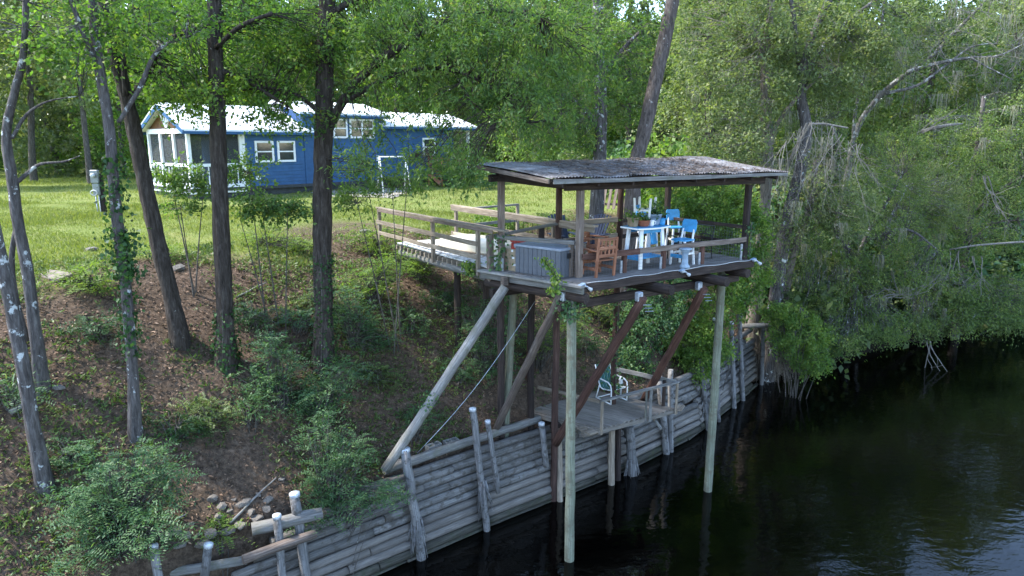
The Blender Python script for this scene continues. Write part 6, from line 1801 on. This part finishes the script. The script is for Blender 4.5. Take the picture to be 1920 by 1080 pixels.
ivy('ivy matting the foot of the straight dark trunk', sel(t4s, 3.8, 6.2), .14, 750, 3, size=.09)
ivy('ivy climbing the foot of the big oak trunk', sel(t5s, 3.6, 7.6), .10, 800, 4, size=.08, bias=(.5, -.2, 0))
ivy('creeper on the roof post at the left deck end', [(PB.x, PB.y, DZ - .2, .07), (PB.x, PB.y, DZ + .9, .07)], .28, 260, 5, 'shrub', .09, (-.7, -.2, 0))
q = at(1000, 505, Y=14.75)
ivy('green vine climbing the front of the grey storage box', [tuple(at(1018, 482, Y=14.95)) + (.02,), tuple(at(1030, 500, Y=14.85)) + (.03,), tuple(at(1045, 520, Y=14.7)) + (.03,), tuple(at(1042, 540, Y=14.6)) + (.03,), tuple(at(1035, 550, Y=14.6)) + (.02,)], .17, 330, 6, 'bright', .085)
pt = at(1068, 590, Y=15.0)
ivy('leaf tuft sprouting at the top of the near river pole', [(pt.x, pt.y, 6.1, .12), (pt.x, pt.y, 6.55, .12)], .3, 260, 7, 'shrub', .09)
ivy('small vine hanging on the left rail under the walkway end', [tuple(at(880, 490, Y=17.2)) + (.05,), tuple(at(885, 515, Y=17.2)) + (.05,)], .3, 220, 8, 'bright', .09)
pt = at(955, 600, Y=19.3)
ivy('dark vine clinging to the inner green pole under the deck', [(pt.x, pt.y, 3.4, .12), (pt.x, pt.y, 6.3, .12)], .25, 420, 9, 'shrub', .1)
ivy('vine on the far inner post behind the patio chair', [(P2.x, P2.y, 2.6, .1), (P2.x, P2.y, 5.6, .1)], .3, 380, 10, 'shrub', .1)
A_ = at(800, 760, Y=15.35)
ivy('feathery tuft caught on the grey diagonal strut', [tuple(A_) + (.1,), tuple(A_ + Vector((.18, .05, .35))) + (.1,)], .2, 140, 11, 'shrub', .08)
for i in range(5):
    s_ = at(1380 + i * 8, 450 + 14 * (i % 3), Y=PC.y)
ivy('vine climbing the far right roof post', [(PC.x + .1, PC.y, DZ + .1, .08), (PC.x + .1, PC.y, DZ + 1.0, .08)], .2, 160, 12, 'shrub', .08)
# plants in the pots
for k, (o, z0, spread_, nl) in enumerate(POTS):
    rg = np.random.default_rng(600 + k); n = max(8, nl // 8)
    d = unit(rg.normal(size=(n, 3)) * np.array((1, 1, .3)) + np.array((0, 0, .8))); ln = spread_ * rg.uniform(.5, 1.0, n)
    st_ = np.tile(np.array(o.location) + np.array((0, 0, z0)), (n, 1))
    a = sprays(st_, d, ln, 14, .04, .085, rg)
    mk('foliage', leaf_mesh('foliage', a[0], a[1], a[2], a[3], .55, a[4]), LM['shrub' if k else 'bright'], o)

# ---------------------------------------------------------------- ground cover
rg = np.random.default_rng(900)
def scatter(n, box, cond):
    x = rg.uniform(box[0], box[1], n); y = rg.uniform(box[2], box[3], n); s, t = shore_sd(x, y); m = cond(x, y, s); return x[m], y[m]
# leaf litter
x, y = scatter(230000, (-16, 16, 8, 34), lambda x, y, s: (s > .35) & (s < 9.5) & (rg.random(len(x)) < .35 + .65 * (lawn_amount(x, y) < .4)) & (lawn_amount(x, y) < .85))
n = len(x); z = terr(x, y) + rg.uniform(.005, .05, n)
C = np.stack([x, y, z], 1); A = rg.normal(size=(n, 3)) * np.array((1, 1, .25)); Nn = rg.normal(size=(n, 3)) * .45 + np.array((0, 0, 1))
tag(mk('leaf_litter', leaf_mesh('leaf_litter', C, A, Nn, rg.uniform(.035, .125, n) * rg.uniform(.6, 1.2, n), .36, np.clip(.5 + .22 * rg.normal(size=n) + .25 * vnoise(x, y, 1.3, 21), 0, 1)), LM['litter']), 'brown dead leaves and bark litter covering the bank', 'leaf litter', kind='stuff')
# low weeds on the bank: little rosettes and blades
x, y = scatter(70000, (-16, 14, 8, 32), lambda x, y, s: (s > .5) & (s < 9) & (vnoise(x, y, 1.0, 31) + .7 * vnoise(x, y, 2.7, 32) + .18 * rg.normal(size=len(x)) > -.02))
n = len(x); z = terr(x, y)
k = 5
C = np.repeat(np.stack([x, y, z], 1), k, 0) + rg.normal(size=(n * k, 3)) * np.array((.06, .06, .02)); C[:, 2] = np.maximum(C[:, 2], np.repeat(z, k)) + .02
A = rg.normal(size=(n * k, 3)); A[:, 2] = np.abs(A[:, 2]) * .6 + .25; Nn = rg.normal(size=(n * k, 3)) * .5 + np.array((0, 0, .8))
rn = np.repeat(np.clip(.45 + .3 * vnoise(x, y, .8, 33) + .15 * rg.normal(size=n), 0, 1), k)
tag(mk('bank_weeds', leaf_mesh('bank_weeds', C, A, Nn, rg.uniform(.06, .15, n * k), .33, rn), LM['weed']), 'patchy low green weeds growing through the litter on the bank', 'weeds', kind='stuff')
# lawn blades
x = []; y = []
for (nn, box) in ((260000, (-32, 8, 15, 30)), (140000, (-52, 14, 29, 56))):
    a, b = scatter(nn, box, lambda x, y, s: (s > 5) & (lawn_amount(x, y) * .9 > rg.random(len(x))) & (np.abs(x / y) < 1.15))
    x.append(a); y.append(b)
x = np.concatenate(x); y = np.concatenate(y); n = len(x); z = terr(x, y)
far = np.clip((y - 20) / 25, 0, 1)
C = np.stack([x, y, z - .01], 1); A = rg.normal(size=(n, 3)) * .45; A[:, 2] = 1; Nn = rg.normal(size=(n, 3)) * np.array((1, 1, .1))
tall = np.clip(1 + .6 * vnoise(x, y, .7, 41) + .5 * vnoise(x, y, 2.2, 42), .35, 2.2)
tag(mk('lawn_grass', leaf_mesh('lawn_grass', C, A, Nn, (.10 + .06 * far) * tall * rg.uniform(.6, 1.3, n), .16, np.clip(.5 + .28 * vnoise(x, y, .5, 43) + .2 * rg.normal(size=n), 0, 1)), LM['grass']), 'bright yellow-green grass of the lawn before the house', 'grass', kind='stuff')
# far-off wood that closes the view behind everything
n = 70000; th = rg.uniform(-1.05, 1.05, n); rad_ = rg.uniform(98, 125, n); x = rad_ * np.sin(th); y = rad_ * np.cos(th)
top = 20 + 5 * vnoise(th * 60, rad_ * .1, 1.0, 51) + 3 * vnoise(th * 200, rad_ * .1, 1.0, 52)
hgt_ = rg.random(n) ** .85; s_, _t = shore_sd(x, y); m_ = s_ > 3
C = np.stack([x, y, 6.5 + hgt_ * top], 1)[m_]; n = len(C)
tag(mk('distant_wood', leaf_mesh('distant_wood', C, rg.normal(size=(n, 3)), rg.normal(size=(n, 3)) + np.array((0, 0, .6)), rg.uniform(.9, 1.9, n), .6, np.clip(.4 + .25 * rg.normal(size=n), 0, 1)), LM['wood']), 'mass of distant green woodland closing the view behind the lawn', 'woodland', kind='stuff')
# debris on the walkway
n = 260; t_ = rg.random(n) * wl; o_ = rg.random(n) * WW
P = np.array([tuple(w1 + wd * a + wn_ * b + Vector((0, 0, .008))) for a, b in zip(t_, o_)])
tag(mk('walkway_leaves', leaf_mesh('walkway_leaves', P, rg.normal(size=(n, 3)) * np.array((1, 1, .1)), rg.normal(size=(n, 3)) * .3 + np.array((0, 0, 1)), rg.uniform(.05, .2, n), .2, rg.random(n)), LM['litter']), 'dead leaves and twigs strewn on the bleached walkway', 'dead leaves', kind='stuff')
# exposed roots under the bank past the wall end
rt = thing('bank_roots', 'mat of thin brown hanging roots on the eroded bank past the wall end', 'roots', at(1430, 690, Y=27.6)); mb = MB()
for i in range(170):
    u = rg.uniform(1405, 1500); a_ = at(u, rg.uniform(610, 650), Y=28.2 + rg.uniform(-.3, .6)); b_ = at(u + rg.uniform(-18, 22), rg.uniform(690, 722), Y=27.6 + rg.uniform(-.3, .5))
    mb.tube([a_, a_.lerp(b_, .5) + Vector(rg.normal(size=3) * .1), b_], [.014, .012, .005], 3, False)
tag(mk('roots', mb.mesh('r'), BK['pale'], rt), kind='stuff')
# ---- end
print('OBJ', len(bpy.data.objects), 'TRIS', sum(len(o.data.loops) - 2 * len(o.data.polygons) for o in bpy.data.objects if o.type == 'MESH'))
